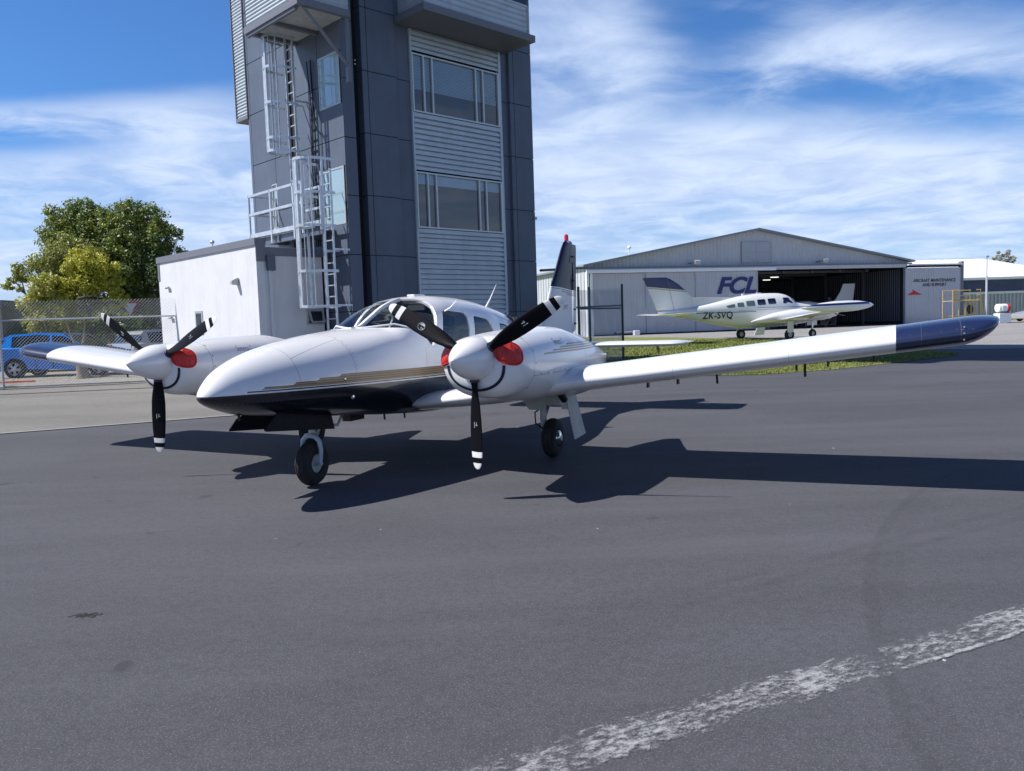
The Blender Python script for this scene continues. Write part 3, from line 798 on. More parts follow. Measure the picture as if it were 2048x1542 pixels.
# windows on the left face
def lwin(v0, v1, z0, z1, blind=True):
    w = MB(); t = .05
    w.box((-0.515, v0, z0), (-.44, v1, z0 + t)); w.box((-0.515, v0, z1 - t), (-.44, v1, z1)); w.box((-0.515, v0, z0 + t), (-.44, v0 + t, z1 - t)); w.box((-0.515, v1 - t, z0 + t), (-.44, v1, z1 - t))
    f = w.build('window', 'frame', tw)
    MB().box((-.503, v0 + t, z0 + t), (-.495, v1 - t, z1 - t)).build('pane', M['lglass'], f)
    return f
M['lglass'] = mat('sky_lit_window_glass', (0.30, 0.42, 0.46), 0.04, coat=1.0, spec=0.9)  # pale sky reflection is put into the pane's base colour
for vv in ((-0.10, .97, 7.55, 8.95), (-0.10, .97, 4.35, 5.90)): lwin(*vv)
# small slot window further left
w = MB(); w.box((-.60, 3.47, 4.57), (-.50, 3.80, 4.62)); w.box((-.60, 3.47, 5.88), (-.50, 3.80, 5.93)); w.box((-.60, 3.47, 4.62), (-.5, 3.51, 5.88)); w.box((-.60, 3.76, 4.62), (-.5, 3.80, 5.88))
f = w.build('window', 'frame', tw); MB().box((-.56, 3.51, 4.62), (-.53, 3.76, 5.88)).build('pane', 'lglass', f)
# corrugated balcony box on the left face
mb = MB(); corrug_x(mb, -0.70, 2.1, 9.78, 13.5, -2.0, 0.098, .026); mb.build('balcony_cladding', 'corr', tw, recalc=False)
mb = MB(); corrug_y(mb, -2.0, -0.52, 9.78, 13.5, -0.70, 0.098, .026); mb.build('balcony_end_cladding', 'corr', tw, recalc=False)
mb = MB(); mb.box((-1.97, -0.67, 9.70), (-0.52, 2.08, 13.6)); mb.build('balcony_body', 'bare', tw)
mb = MB()
mb.box((-2.06, -0.76, 9.60), (-1.90, 2.14, 9.78)); mb.box((-1.90, -0.76, 9.60), (-0.52, -0.62, 9.78)); mb.box((-1.90, 2.0, 9.60), (-0.52, 2.14, 9.78)); mb.box((-1.9, .9, 9.6), (-.52, 1.02, 9.72))
mb.box((-2.02, -.55, 9.52), (-1.93, 2.1, 9.60)); mb.bar((-1.85, -.66, 9.60), (-0.55, -.66, 8.35), .06, .06); mb.box((-.60, -.70, 8.2), (-.52, -.62, 9.6)); mb.box((-0.62, -.72, 7.95), (-.512, -.58, 8.35))
mb.build('balcony_frame', 'fascia', tw)
# tall corrugated box at the far left corner
mb = MB(); corrug_x(mb, 5.03, 5.78, 8.25, 16.3, -0.62, 0.098, .026); corrug_y(mb, -.6, .4, 8.25, 16.3, 5.03, 0.098, .02)
mb.build('corner_box_cladding', 'corr', tw, recalc=False)
mb = MB(); mb.box((-0.595, 5.06, 8.2), (1.4, 5.76, 16.3)); mb.box((-.65, 5.0, 8.13), (1.4, 5.80, 8.25)); mb.box((-.645, 5.0, 8.25), (-.595, 5.04, 16.3)); mb.box((-.645, 5.77, 8.25), (-.595, 5.80, 16.3))
mb.build('corner_box', 'fascia', tw)
# roof cab (above the picture, gives the shadow its length)
mb = MB(); mb.box((-.49, .27, 16.6), (6.93, 5.0, 18.6)); mb.box((-1.3, -1.6, 18.6), (8.2, 6.2, 19.0)); mb.box((-.9, -1.2, 19.0), (7.8, 5.8, 21.4)); mb.box((-1.5, -2.2, 21.4), (8.5, 6.5, 22.2)); mb.build('roof_cab', 'fascia', tw)
# little vents/fittings on the pillar
for lo, hi in (((-.08, -.205, 8.62), (-.04, -.2, 8.65)), ((-.08, -.205, 8.72), (-.04, -.2, 8.75)), ((6.9, -.06, 4.9), (6.99, 0, 5.0)), ((6.951, .1, 4.2), (7.02, .2, 4.9))): MB().box(lo, hi).build('wall_fitting', 'frame', tw)

# ------------------------------------------------------------------ lower caged ladder
def cage_ladder(name, label, u, v, z0, z1, cz0, cz1, hoops, rr, w=.24, hwf=.5):
    t = empty(name, Vector(T0) + Matrix.Rotation(TW_ROT, 3, 'Z') @ Vector((u, v, z0)), TW_ROT, label, 'ladder', 'caged ladders on the control tower')
    r = MB()
    for s in (-1, 1): r.box((-.03, s * w - .012, 0), (.03, s * w + .012, z1 - z0))
    r.build('side_rail', 'alu', t)
    z = .15; proto = MB().box((-.02, -w + .012, 0), (.02, w - .012, .028)).build('rung', 'alu', t)
    proto.location.z = z
    while z + .30 < z1 - z0 - .05:
        z += .30; q_ = proto.copy(); COL.objects.link(q_); q_.parent = t; q_.location.z = z
    n = 14
    def arc(k, rad=rr): 
        q = math.pi * k / n
        return (-rad * 1.0 * math.sin(q) ** .62 - .02, -rad * hwf * math.cos(q))
    for hz in hoops:
        hz -= z0; c = MB()
        pts = [arc(k) for k in range(n + 1)]
        pts = [(0.0, pts[0][1])] + pts + [(0.0, pts[-1][1])]
        for (a, b), (a2, b2) in zip(pts, pts[1:]):
            d = Vector((a2 - a, b2 - b, 0)).normalized() * .006; nn = Vector((-d.y, d.x, 0)) / .006 * .005
            c.add([(a - nn.x, b - nn.y, hz - .035), (a2 - nn.x, b2 - nn.y, hz - .035), (a2 - nn.x, b2 - nn.y, hz + .035), (a - nn.x, b - nn.y, hz + .035),
                   (a + nn.x, b + nn.y, hz - .035), (a2 + nn.x, b2 + nn.y, hz - .035), (a2 + nn.x, b2 + nn.y, hz + .035), (a + nn.x, b + nn.y, hz + .035)],
                  [(0,1,2,3),(7,6,5,4),(0,4,5,1),(3,2,6,7)])
        c.build('cage_hoop', 'alu', t)
    for k in (1, 3, 5, 7, 9, 11, 13):
        a, b = arc(k, rr * .985); s_ = MB(); s_.box((a - .007, b - .034, cz0 - z0), (a + .007, b + .034, cz1 - z0), Matrix.Rotation(math.pi * k / n - math.pi / 2, 3, 'Z')); s_.build('cage_strap', 'alu', t)
    for hz in [z0 + .5 + 1.5 * i for i in range(int((z1 - z0) / 1.5))]:
        br = MB()
        for sgn in (-1, 1): br.box((0.03, sgn * w - .012, hz - z0), (-.52 - u, sgn * w + .012, hz - z0 + .05))
        br.build('wall_bracket', 'alu', t)
    return t
cage_ladder('caged_ladder', 'lower silver caged ladder rising beside the small awning window up to the tower platform', -1.02, 0.02, 0.1, 5.75, 2.1, 5.95, (2.1, 3.03, 4.22, 5.08, 5.95), .88)
cage_ladder('caged_ladder', 'upper silver caged ladder climbing from the platform to the underside of the corrugated balcony', -0.98, 1.68, 4.35, 9.6, 6.45, 9.55, (6.45, 6.8, 7.75, 8.7, 9.52), .74, w=.2)
# platform with guard rails
pf = empty('access_platform', Vector(T0) + Matrix.Rotation(TW_ROT, 3, 'Z') @ Vector((-1.0, 2.0, 4.25)), TW_ROT, 'silver railed steel platform between the two caged ladders above the white building roof', 'platform')
C_ = lambda p: (p[0] + 1.0, p[1] - 2.0, p[2] - 4.25)
mb = MB(C_)
mb.box((-1.45, 0.45, 4.20), (-.53, 3.62, 4.24)); mb.build('deck_grating', 'fascia', pf)
mb = MB(C_); mb.box((-1.47, -.45, 4.24), (-1.455, 3.64, 4.36)); mb.box((-1.45, 3.62, 4.24), (-.53, 3.635, 4.36)); mb.build('kick_plate', 'alu', pf)
for z in (5.46, 4.92):
    mb = MB(C_); mb.bar((-1.46, 3.62, z), (-1.46, .55, z), .05, .07); mb.bar((-1.46, -.4, z - .25), (-1.46, .35, z - .25), .05, .06) ; mb.bar((-1.46, 3.62, z), (-.55, 3.62, z), .05, .05); mb.build('guard_rail', 'alu', pf)
for v in (3.62, 2.3, 1.0, .55, -.4):
    MB(C_).box((-1.485, v - .03, 4.0 if v > .8 else 4.1), (-1.435, v + .03, 5.5 if v > .3 else 5.2)).build('post', 'alu', pf)
MB(C_).box((-.62, 3.59, 4.25), (-.57, 3.64, 5.48)).build('post', 'alu', pf)
mb = MB(C_)
for v in (2.95, 2.0, 1.1): mb.box((-1.44, v - .03, 4.02), (-.53, v + .03, 4.20))
mb.box((-1.38, -.3, 4.0), (-1.3, 3.3, 4.2)); mb.box((-1.0, .5, 3.55), (-.9, 2.6, 3.75)); mb.box((-1.0, 1.2, 3.3), (-.92, 1.28, 4.0))
mb.build('support_beam', 'tower', pf)
# flexible cables down the left face
mb = MB()
for k, (u, v) in enumerate(((-.56, 1.30), (-.56, 1.40), (-.57, 1.2))):
    pts = [(u - .015 * math.sin(z * 1.3 + k * 2), v + .05 * math.sin(z * 2.1 + k), z) for z in np.linspace(3.6, 9.0, 40)]
    mb.tube(pts, .016, 5)
mb.build('wall_cable', 'black', tw, smooth=True)
# dark pipe reaching right from the tower
pb = MB(); rt = Matrix.Rotation(-TW_ROT, 3, 'Z')
def toT(p): return rt @ (Vector(p) - Vector(T0))
pb.tube([toT((1.1, 27.9, 3.22)), toT((3.3, 34.5, 3.67)), toT((5.15, 50.0, 4.72))], .05, 6)
pb.build('outrigger_pipe', 'black', tw)

# ------------------------------------------------------------------ small white building
wb = empty('white_annex', Vector(T0) + Matrix.Rotation(TW_ROT, 3, 'Z') @ Vector((-2.7, .9, 0)), TW_ROT, 'single storey white plastered annex with grey roof fascia at the foot of the dark tower', 'building')
mb = MB(); mb.box((0, .30, 0), (1.9, 6.75, 3.76)); mb.box((-.0, 0, 0), (.22, .30, 3.76)); mb.box((0.22, .04, 0), (1.98, .30, 3.50)); mb.build('wall', 'plaster', wb)
mb = MB()
mb.box((-.04, -.04, 3.76), (.26, 6.80, 3.95)); mb.box((.26, 6.5, 3.76), (1.9, 6.80, 3.95)); mb.box((.26, 0.0, 3.505), (2.02, .30, 3.72)); mb.box((-.01, -.036, 3.34), (.255, -.002, 3.76))
mb.build('fascia', 'fascia', wb)
MB().box((.26, .30, 3.55), (1.9, 6.5, 3.64)).build('roof', 'fascia', wb)
mb = MB(); mb.prism([(.27, 3.5), (.50, 3.5), (.50, 3.1), (.30, 3.1)], lambda a, b: (a, -.10, b), lambda a, b: (a, .035, b)); mb.build('rainwater_head', 'tower', wb)
MB().box((.34, -.03, 0), (.42, .035, 3.1)).build('downpipe', 'plaster', wb)
# awning window on the shaded wall (open a little)
f = MB(); a0, a1, z0, z1 = 1.42, 1.96, 1.62, 2.08
f.box((a0, -.0, z0), (a1, .04, z0 + .04)); f.box((a0, 0, z1 - .04), (a1, .04, z1)); f.box((a0, 0, z0 + .04), (a0 + .04, .04, z1 - .04)); f.box((a1 - .04, 0, z0 + .04), (a1, .04, z1 - .04))
f = f.build('window', 'frame', wb)
rr_ = Matrix.Rotation(R(-22), 3, 'X')
s_ = MB(); 
for lo, hi in (((a0 + .05, -.02, z0 + .03), (a1 - .05, 0, z0 + .07)), ((a0 + .05, -.02, z1 - .09), (a1 - .05, 0, z1 - .05)), ((a0 + .05, -.02, z0 + .07), (a0 + .09, 0, z1 - .09)), ((a1 - .09, -.02, z0 + .07), (a1 - .05, 0, z1 - .09))): s_.box(lo, hi, rr_, (a0, 0, z1 - .05))
s_.build('sash', 'frame', f)
MB().box((a0 + .04, .034, z0 + .04), (a1 - .04, .039, z1 - .04)).build('pane', 'carglass', f)
# small louvre window, lamp and vents on the sunlit wall
f = MB().box((-.02, 3.55, 1.45), (0.03, 3.62, 2.15)).box((-.02, 4.0, 1.45), (.03, 4.07, 2.15)).box((-.02, 3.62, 2.08), (.03, 4.0, 2.15)).box((-.02, 3.62, 1.45), (.03, 4.0, 1.52)).build('window', 'frame', wb)
MB().box((-.008, 3.62, 1.52), (.02, 4.0, 2.08)).build('pane', 'carglass', f)
mb = MB(); mb.prism([(1.05, 2.98), (1.22, 2.92), (1.22, 2.80), (1.05, 2.76)], lambda a, b: (-.02, a, b), lambda a, b: (-.2, a * .7 + .34, b * .5 + 1.4)); mb.build('wall_lamp', 'bare', wb)
mb = MB()
for v, z in ((6.05, 2.95), (5.95, 2.0)): mb.tube([(-.06, v, z), (-.06, v - .22, z + .0)], .04, 8)
mb.build('wall_bracket', 'galv', wb)
mb = MB(); mb.box((-.02, 6.62, 3.2), (0.0, 6.755, 3.76)); mb.build('corner_flashing', 'fascia', wb)
# flood lights on the far roof edge
def roof_lamp(v, u, h, label):
    t = empty('floodlight', Vector(T0) + Matrix.Rotation(TW_ROT, 3, 'Z') @ Vector((-2.7 + u, .9 + v, 3.96)), TW_ROT, label, 'floodlight')
    MB().tube([(0, 0, -.06), (0, 0, .12), (.07, -.09, h * .72)], .018, 6).build('stem', 'galv', t)
    MB().lathe([(0, .02), (.02, .06), (.08, .08), (.11, .055)], (.07, -.09, h * .72 - .03), (-.3, .2, .9), 12).build('lamp_head', 'galv', t, smooth=True)
roof_lamp(5.6, .1, .62, 'small round floodlight on a thin stem on the white annex roof edge')
roof_lamp(6.6, 1.7, .72, 'small floodlight behind the far end of the white annex roof, next to the tree')

# ================================================================== FENCES
def chain(mb, L, z0, z1, pitch=.098, r=.0026):
    H = z1 - z0; n = int((L + H) / pitch)
    for sgn in (1, -1):
        for i in range(n):
            s = i * pitch - H
            x0, x1 = s, s + H
            za, zb = z0, z1
            if x0 < 0: za = z0 - x0; x0 = 0
            if x1 > L: zb = z1 - (x1 - L); x1 = L
            if x1 <= x0: continue
            if sgn < 0: p0, p1 = (L - x0, .007, za), (L - x1, .007, zb)
            else: p0, p1 = (x0, -.004, za), (x1, -.004, zb)
            mb.tube([p0, p1], r * (1.9 if sgn > 0 else .8), 3, caps=False)
def fence(name, A_, B_, H, rail, posts, label, pipe, rp=.03, wires=.0021):
    A_, B_ = Vector((*A_, 0)), Vector((*B_, 0)); d = B_ - A_; L = d.length
    t = empty(name, A_, math.atan2(d.y, d.x), label, 'fence')
    mb = MB(); chain(mb, L, .05, H, r=wires); mb.build('wire_mesh', 'meshwire', t, recalc=False)
    for p in posts: MB().tube([(p, .03, 0), (p, .03, H + .12)], rp * 1.15, 10).build('post', pipe, t, smooth=True)
    for z in rail: MB().tube([(0, .03, z), (L, .03, z)], rp * .8, 8).build('rail', pipe, t, smooth=True)
    return t
M['meshwire'] = mat('fence_wire', (0.48, 0.51, 0.54), 0.5, metal=0.1)
M['meshdark'] = mat('dark_fence_wire', (0.16, 0.19, 0.22), 0.5)
t = fence('chain_link_fence', (-24.0, 22.3), (-9.75, 26.0), 2.62, (2.06, .06), (2.1, 5.4, 9.0, 14.55), 'long galvanised chain link fence in front of the blue hatchback', 'galv')
mb = MB(); mb.tube([(0, 0, 0), (-.35, .02, 2.35)], .022, 8); o = mb.build('fence_brace', 'galv', None, smooth=True, loc=(-9.45, 26.05, 0)); tag(o, 'thin slanting steel stay beside the last fence post at the annex wall', 'brace')
# right hand short fence with dark posts
t = fence('chain_link_fence', (1.6, 32.6), (4.05, 29.6), 2.62, (1.98,), (0.0, 3.87), 'short dark posted chain link fence panel on the grass between tower and hangar', 'greenpipe', .038, .0032)
t = fence('chain_link_fence', (2.35, 27.6), (4.0, 29.45), 2.5, (1.88,), (0.0, .62), 'dark posted chain link return panel half hidden by the white tail fin', 'greenpipe', .038, .0032)

# ================================================================== HANGAR  (local x along the gable, y into the building)
HL, HR = Vector((6.6, 70, 0)), Vector((38.5, 79, 0)); hd = (HR - HL); HW_ = hd.length; hrot = math.atan2(hd.y, hd.x)
hg = empty('hangar', HL, hrot, 'large pale grey gabled aircraft hangar with blue FCL lettering and one doorway open', 'hangar')
EZ, AZ = 6.0, 9.0; MID = HW_ / 2
mb = MB(); n = 90; vs = []
# ribbed gable
def gz_(x): return EZ + (AZ - EZ) * (1 - abs(x - MID) / MID)
prev = None
for k in range(n * 4 + 1):
    x = HW_ * k / (n * 4); d = (0, 0, .05, .05)[k % 4]; xx = min(max(x + (0.02 if k % 4 in (2,) else 0), 0), HW_)
    cur = [(xx, .3 - d, 5.72), (xx, .3 - d, gz_(xx))]
    if prev: mb.add([prev[0], cur[0], cur[1], prev[1]], [(0, 1, 2, 3)])
    prev = cur
mb.build('gable_wall', 'hangar', hg, recalc=False)
mb = MB()
OV = .35; DP = 38
for s in (0, 1):
    x0, x1 = (-OV, MID) if s == 0 else (MID, HW_ + OV)
    z0 = EZ - OV * .18 if s == 0 else AZ; z1 = AZ if s == 0 else EZ - OV * .18
    mb.add([(x0, -.35, z0), (x1, -.35, z1), (x1, -.35, z1 + .16), (x0, -.35, z0 + .16), (x0, DP, z0), (x1, DP, z1), (x1, DP, z1 + .16), (x0, DP, z0 + .16)],
           [(3,2,1,0),(4,5,6,7),(0,1,5,4),(1,2,6,5),(2,3,7,6),(3,0,4,7)])
mb.build('roof', 'hangarroof', hg)
mb = MB(); mb.box((0, .32, 0), (.2, DP, EZ)); mb.box((HW_ - .2, .32, 0), (HW_, DP, EZ)); mb.box((.2, DP - .2, 0), (HW_ - .2, DP, EZ))
mb.build('side_wall', 'hangar', hg)
mb = MB(); k = 0
x = 0
while x < DP - 1:
    mb.box((-.05, x + .4, 0), (-.002, x + .48, EZ - .1)); x += .8
mb.build('wall_rib', 'hangar', hg)
mb = MB(); mb.box((0.0, -.30, 5.42), (HW_ + 0.2, .26, 5.72)); mb.build('door_track_beam', 'hangar', hg)
mb = MB(); mb.box((-.1, -.42, 5.35), (HW_ * .55, -.30, 5.62)); mb.build('track_gutter', 'roofw', hg)
mb = MB(); mb.box((0, -.33, 5.735), (HW_, -.2, 5.86)); mb.build('shadow_flashing', 'fascia', hg)
mb = MB(); mb.box((0, -.12, 0), (.22, .3, 5.42)); mb.box((.30, -.20, 0), (.52, -.12, 5.35)); mb.build('corner_post', 'roofw', hg)
# sliding doors (ribbed)
def door(x0, x1, y, name='sliding_door'):
    b = MB(); b.box((x0, y, .12), (x1, y + .06, 5.34))
    x = x0 + .15
    while x < x1 - .15: b.box((x, y - .022, .14), (x + .03, y, 5.32)); x += .28
    b.box((x0, y - .03, .12), (x0 + .06, y, 5.34)); b.box((x1 - .06, y - .03, .12), (x1, y, 5.34))
    return b.build(name, 'hangar', hg)
DX = [.55, 5.45, 10.2, 16.45]
door(DX[0], DX[1], -.02); door(DX[1] + .02, DX[2], -.10); d3 = door(DX[2] + .02, DX[3], -.18)
mb = MB(); mb.box((.5, -.26, 0), (30.5, .12, .10)); mb.build('door_sill', 'tower_joint', hg)
# ventilation doors in the gable
f = MB()
f.box((MID - 1.5, .17, 6.1), (MID + 1.5, .23, 7.95)); 
f.box((MID - 1.5, .14, 6.1), (MID - 1.42, .17, 7.95)); f.box((MID + 1.42, .14, 6.1), (MID + 1.5, .17, 7.95)); f.box((MID - .03, .14, 6.1), (MID + .03, .17, 8.0)); f.box((MID - 1.42, .14, 7.0), (MID - .03, .17, 7.06)); f.box((MID + .03, .14, 7.0), (MID + 1.42, .17, 7.06))
f.bar((MID - 1.4, .155, 6.98), (MID - .05, .155, 6.15), .02, .06); f.bar((MID + 1.4, .155, 6.98), (MID + .05, .155, 6.15), .02, .06)
f.build('gable_hatch', 'hangar2', hg)
# interior: near-black linings and dark floor paint in the hangar's shade
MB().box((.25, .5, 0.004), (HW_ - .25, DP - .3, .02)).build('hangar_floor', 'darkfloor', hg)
MB().box((.21, .6, .02), (.25, DP - .3, 5.9)).box((HW_ - .20 - .05, .6, .02), (HW_ - .21, DP - .3, 5.9)).box((.3, DP - .26, .02), (HW_ - .3, DP - .22, 5.9)).build('inner_shade_lining', 'int', hg)
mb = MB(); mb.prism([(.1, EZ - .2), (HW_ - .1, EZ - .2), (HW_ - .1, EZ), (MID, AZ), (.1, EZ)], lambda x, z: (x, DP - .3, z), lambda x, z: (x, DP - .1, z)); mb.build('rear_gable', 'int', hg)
mb = MB(); mb.add([(.2, .5, EZ - .05), (MID, .5, AZ - .05), (MID, DP - .3, AZ - .05), (.2, DP - .3, EZ - .05), (HW_ - .2, .5, EZ - .05), (HW_ - .2, DP - .3, EZ - .05)], [(0, 1, 2, 3), (1, 4, 5, 2)]); mb.build('roof_shade_lining', 'int', hg, recalc=False)
mb = MB(); 
for x in np.linspace(17.5, 30, 5):
    mb.box((x - .08, 2, 5.2), (x + .08, 2.3, 5.4))
for y in (6, 12, 18, 24): 
    mb.box((.3, y, 5.35), (HW_ - .3, y + .15, 5.6)); mb.box((HW_ - .45, y, 0), (HW_ - .22, y + .2, 5.5))
mb.bar((HW_ - .3, 6, 5.2), (HW_ - .3, 12, 1.5), .08); mb.bar((HW_ - .3, 18, 5.2), (HW_ - .3, 12, 1.5), .08)
mb.build('roof_truss', 'fascia', hg)
mb = MB(); y = 1.0
while y < 30: mb.box((HW_ - .30, y, .3), (HW_ - .252, y + .12, 5.3)); y += .3
mb.build('inner_wall_rib', 'fascia', hg)
mb = MB()
for i in range(9): mb.box((12 + i * 2.0, DP - .30, 1.9), (13.7 + i * 2.0, DP - .265, 2.7))
hgw = mb.build('rear_window', 'litpane', hg)
mb = MB()
for x, y in ((19, 10), (24, 9), (22, 16), (27, 15), (19, 22), (25, 23)): mb.box((x, y, 5.15), (x + .8, y + .3, 5.22))
mb.build('strip_light', 'striplight', hg)
# lettering
def hm(x, z, y=-.205):   # matrix that stands text upright facing -y
    return Matrix.Translation((x, y, z)) @ Matrix.Rotation(R(90), 4, 'X')
text_obj('lettering', 'FCL', 2.0, hm(14.2, 4.0, -.235), 'textnavy', hg, extrude=.02, shear=.30, offset=.06, xs=1.18, spacing=1.0)
# floodlights on gable
for x in (9.8, 22.9):
    t = empty('floodlight', HL + Matrix.Rotation(hrot, 3, 'Z') @ Vector((x, -.2, 6.0)), hrot, 'floodlight on the %s of the FCL hangar gable' % ('left half' if x < 15 else 'right half'), 'floodlight', 'floodlights on the hangar gable')
    MB().tube([(0, .4, .1), (0, -.1, .1), (.3, -.3, .15)], .05, 6).build('arm', 'fascia', t)
    MB().box((.15, -.5, .0), (.65, -.25, .32), Matrix.Rotation(R(25), 3, 'X')).build('lamp_head', 'galv', t)
t = empty('radar_ball', (11.5, 78.0, 0), 0, 'small white ball on a thin mast above the left slope of the hangar roof', 'mast')
MB().tube([(0, 0, 0), (0, 0, 8.0)], .05, 8).build('mast', 'roofw', t)
MB().lathe([(0, .03), (.04, .12), (.12, .18), (.22, .17), (.31, .09), (.34, .01)], (0, 0, 7.95), (0, 0, 1), 16).build('dome', 'roofw', t, smooth=True)
# open door leaf with the company sign
ldr = empty('sign_panel', HL + Matrix.Rotation(hrot, 3, 'Z') @ Vector((HW_ - .85, -.45, 0)), hrot, 'plain grey sliding hangar door leaf lettered AIRCRAFT MAINTENANCE AND SUPPORT with red arrow', 'hangar door')
b = MB(); PW = 6.45
b.box((0, 0, .1), (PW, .08, 5.35)); x = .15
while x < PW - .1: b.box((x, -.02, .12), (x + .03, 0, 5.33)); x += .28
b.build('door_leaf', 'hangar', ldr)
MB().box((PW, -.06, 0), (PW + .30, .3, 5.9)).build('end_post', 'fascia', ldr)
b = MB().box((0.2, .10, 5.40), (PW + .4, .28, 5.58)); b.build('track_rail', 'tower_joint', ldr)
b = MB().box((0.2, -.15, 5.585), (PW + .2, .4, 5.70)); b.build('head_trim', 'roofw', ldr)
text_obj('lettering', 'AIRCRAFT MAINTENANCE\nAND SUPPORT', .42, hm(3.35, 3.9, -.028), 'textgrey', ldr, extrude=.005, offset=.006)
b = MB(); b.prism([(0, 0), (1.75, 0), (.62, .52), (.70, .30)], lambda x, z: (.12 + x, -.03, 2.78 + z), lambda x, z: (.12 + x, -.022, 2.78 + z)); b.build('arrow_mark', 'red', ldr)

# building right of the hangar: white roof, dark clerestory, ribbed wall
rb = empty('roofed_shed', (44.0, 88.0, 0), R(4), 'low shed with bright white sloping roof and dark window band beyond the lettered door leaf', 'building')
b = MB(); b.box((-4.5, .1, 0), (17.6, 14, 4.6)); b.build('wall_core', 'hangar', rb)
b = MB(); x = 0
while x < 17.4: b.box((x, -.04, 0), (x + .14, .1, 2.75)); x += .42
b.build('wall_rib', 'hangar', rb)
b = MB(); b.box((-.2, -.12, 2.78), (17.7, .1, 3.0)); b.build('sill_band', 'roofw', rb)
b = MB(); b.box((0, 0, 3.05), (17.5, .1, 4.25)); b.build('window_band', 'carnavyglass', rb)
b = MB(); b.add([(-4.8, -.5, 4.55), (18, -.5, 4.55), (13, 9, 7.1), (-4.8, 9, 7.1), (-4.8, -.5, 4.3), (18, -.5, 4.3), (13, 9, 6.9), (-4.8, 9, 6.9)], [(0,1,2,3),(7,6,5,4),(0,4,5,1),(1,5,6,2),(2,6,7,3),(3,7,4,0)])
b.add([(18, -.5, 4.5), (18, 14, 4.5), (13, 9, 7.05)], [(0, 1, 2)]); b.build('roof', 'roofw', rb)
# flag/wind mast
t = empty('pipe_mast', (46.5, 80.0, 0), 0, 'thin pale mast standing in front of the white roofed shed', 'mast')
MB().tube([(0, 0, 0), (0, 0, 4.4)], .10, 8).tube([(0, 0, 4.4), (0, 0, 6.3)], .05, 8).build('pole', 'hangar', t); MB().box((-.1, -.1, 6.2), (.16, .1, 6.35)).build('cap', 'galv', t)
# yellow maintenance stand
ys = empty('maintenance_stand', (39.75, 71.5, 0), R(12), 'yellow tubular aircraft maintenance stand beside the lettered door leaf', 'maintenance stand')
b = MB()
for x in (-1.3, -.7, .55, 1.0, 1.5):
    for y in (0, 1.2):
        if x in (-.7, .55) and y: continue
        b.tube([(x, y, 0), (x, y, 3.0 if x > 1.2 or x < -1 else 2.1)], .035, 5)
b.build('leg', 'yellow', ys)
b = MB()
for z in (2.1, 2.5, 2.95):
    b.tube([(-1.3, 0, z), (-.75, 0, z)], .035, 5); b.tube([(1.1, 0, z), (1.5, 0, z)], .035, 5); b.tube([(-1.3, 1.2, z), (1.5, 1.2, z)], .03, 5)
for z in (.7, 2.05): b.tube([(-1.2, 0, z), (1.5, 0, z)], .045, 5); b.tube([(-1.3, 1.2, z), (1.5, 1.2, z)], .04, 5)
for x in (-1.15, -1.0, -.85): b.tube([(x, 0, 2.1), (x, 0, 2.95)], .025, 5)
b.tube([(1.5, 0, 2.2), (2.0, .1, .1)], .04, 5); b.tube([(-1.3, 0, .7), (-1.0, 0, .0)], .03, 5)
b.build('guard_rail', 'yellow', ys)
MB().box((-1.3, 0, 2.0), (1.5, 1.2, 2.06)).build('deck', 'bare', ys)
MB().lathe([(0, .3), (.12, .42), (.2, .42)], (.55, .3, 1.25), (.3, -1, 0), 16).build('fan_drum', 'black', ys)
# fuel tank
ft = empty('fuel_tank', (42.72, 71.0, 0), R(5), 'white and red fuel tank standing on a white cabinet', 'fuel tank')
MB().lathe([(0, .26), (.04, .36), (.78, .36), (.80, .3)], (-.58, 0, 1.28), (1, 0, 0), 20).build('tank_body', 'roofw', ft, smooth=True)
MB().lathe([(0, .34), (.02, .365), (.22, .365), (.33, .26), (.37, .05)], (.23, 0, 1.28), (1, 0, 0), 20).build('tank_end', 'red', ft, smooth=True)
MB().box((-.32, -.40, 1.08), (.06, -.365, 1.48)).build('label_plate', 'roofw', ft)
MB().box((-.60, -.4, 0.03), (.46, .4, .82)).build('cabinet', 'roofw', ft, bevel=.03)
MB().box((-.45, -.25, .82), (.35, .25, .94)).build('cradle', 'fascia', ft)
b = MB().box((-.6, -1.2, 0), (2.0, -1.0, .06)); o = b.build('timber_plank', 'bark', None, loc=(42.6, 70.4, 0)); tag(o, 'brown timber plank on the ground in front of the fuel tank', 'plank')
# odds and ends at the foot of the hangar doors
t = empty('tow_bar', (10.0, 69.6, 0), R(10), 'dark and pale wheeled tow bar lying on the grass by the hangar doors', 'tow bar')
MB().tube([(-1.0, 0, .25), (0, 0, .3), (.6, 0, .35)], .06, 6).build('bar', 'galv', t)
for x in (-1.1, -.7): MB().lathe([(-.05, .16), (.05, .16)], (x, 0, .16), (0, 1, 0), 12).build('wheel', 'rubber', t)
MB().box((.5, -.2, .0), (1.0, .2, .4), None).build('weight', 'roofw', t, bevel=.03)

# far backdrop: low tree line and the hazy tree at right, distant sheds at left

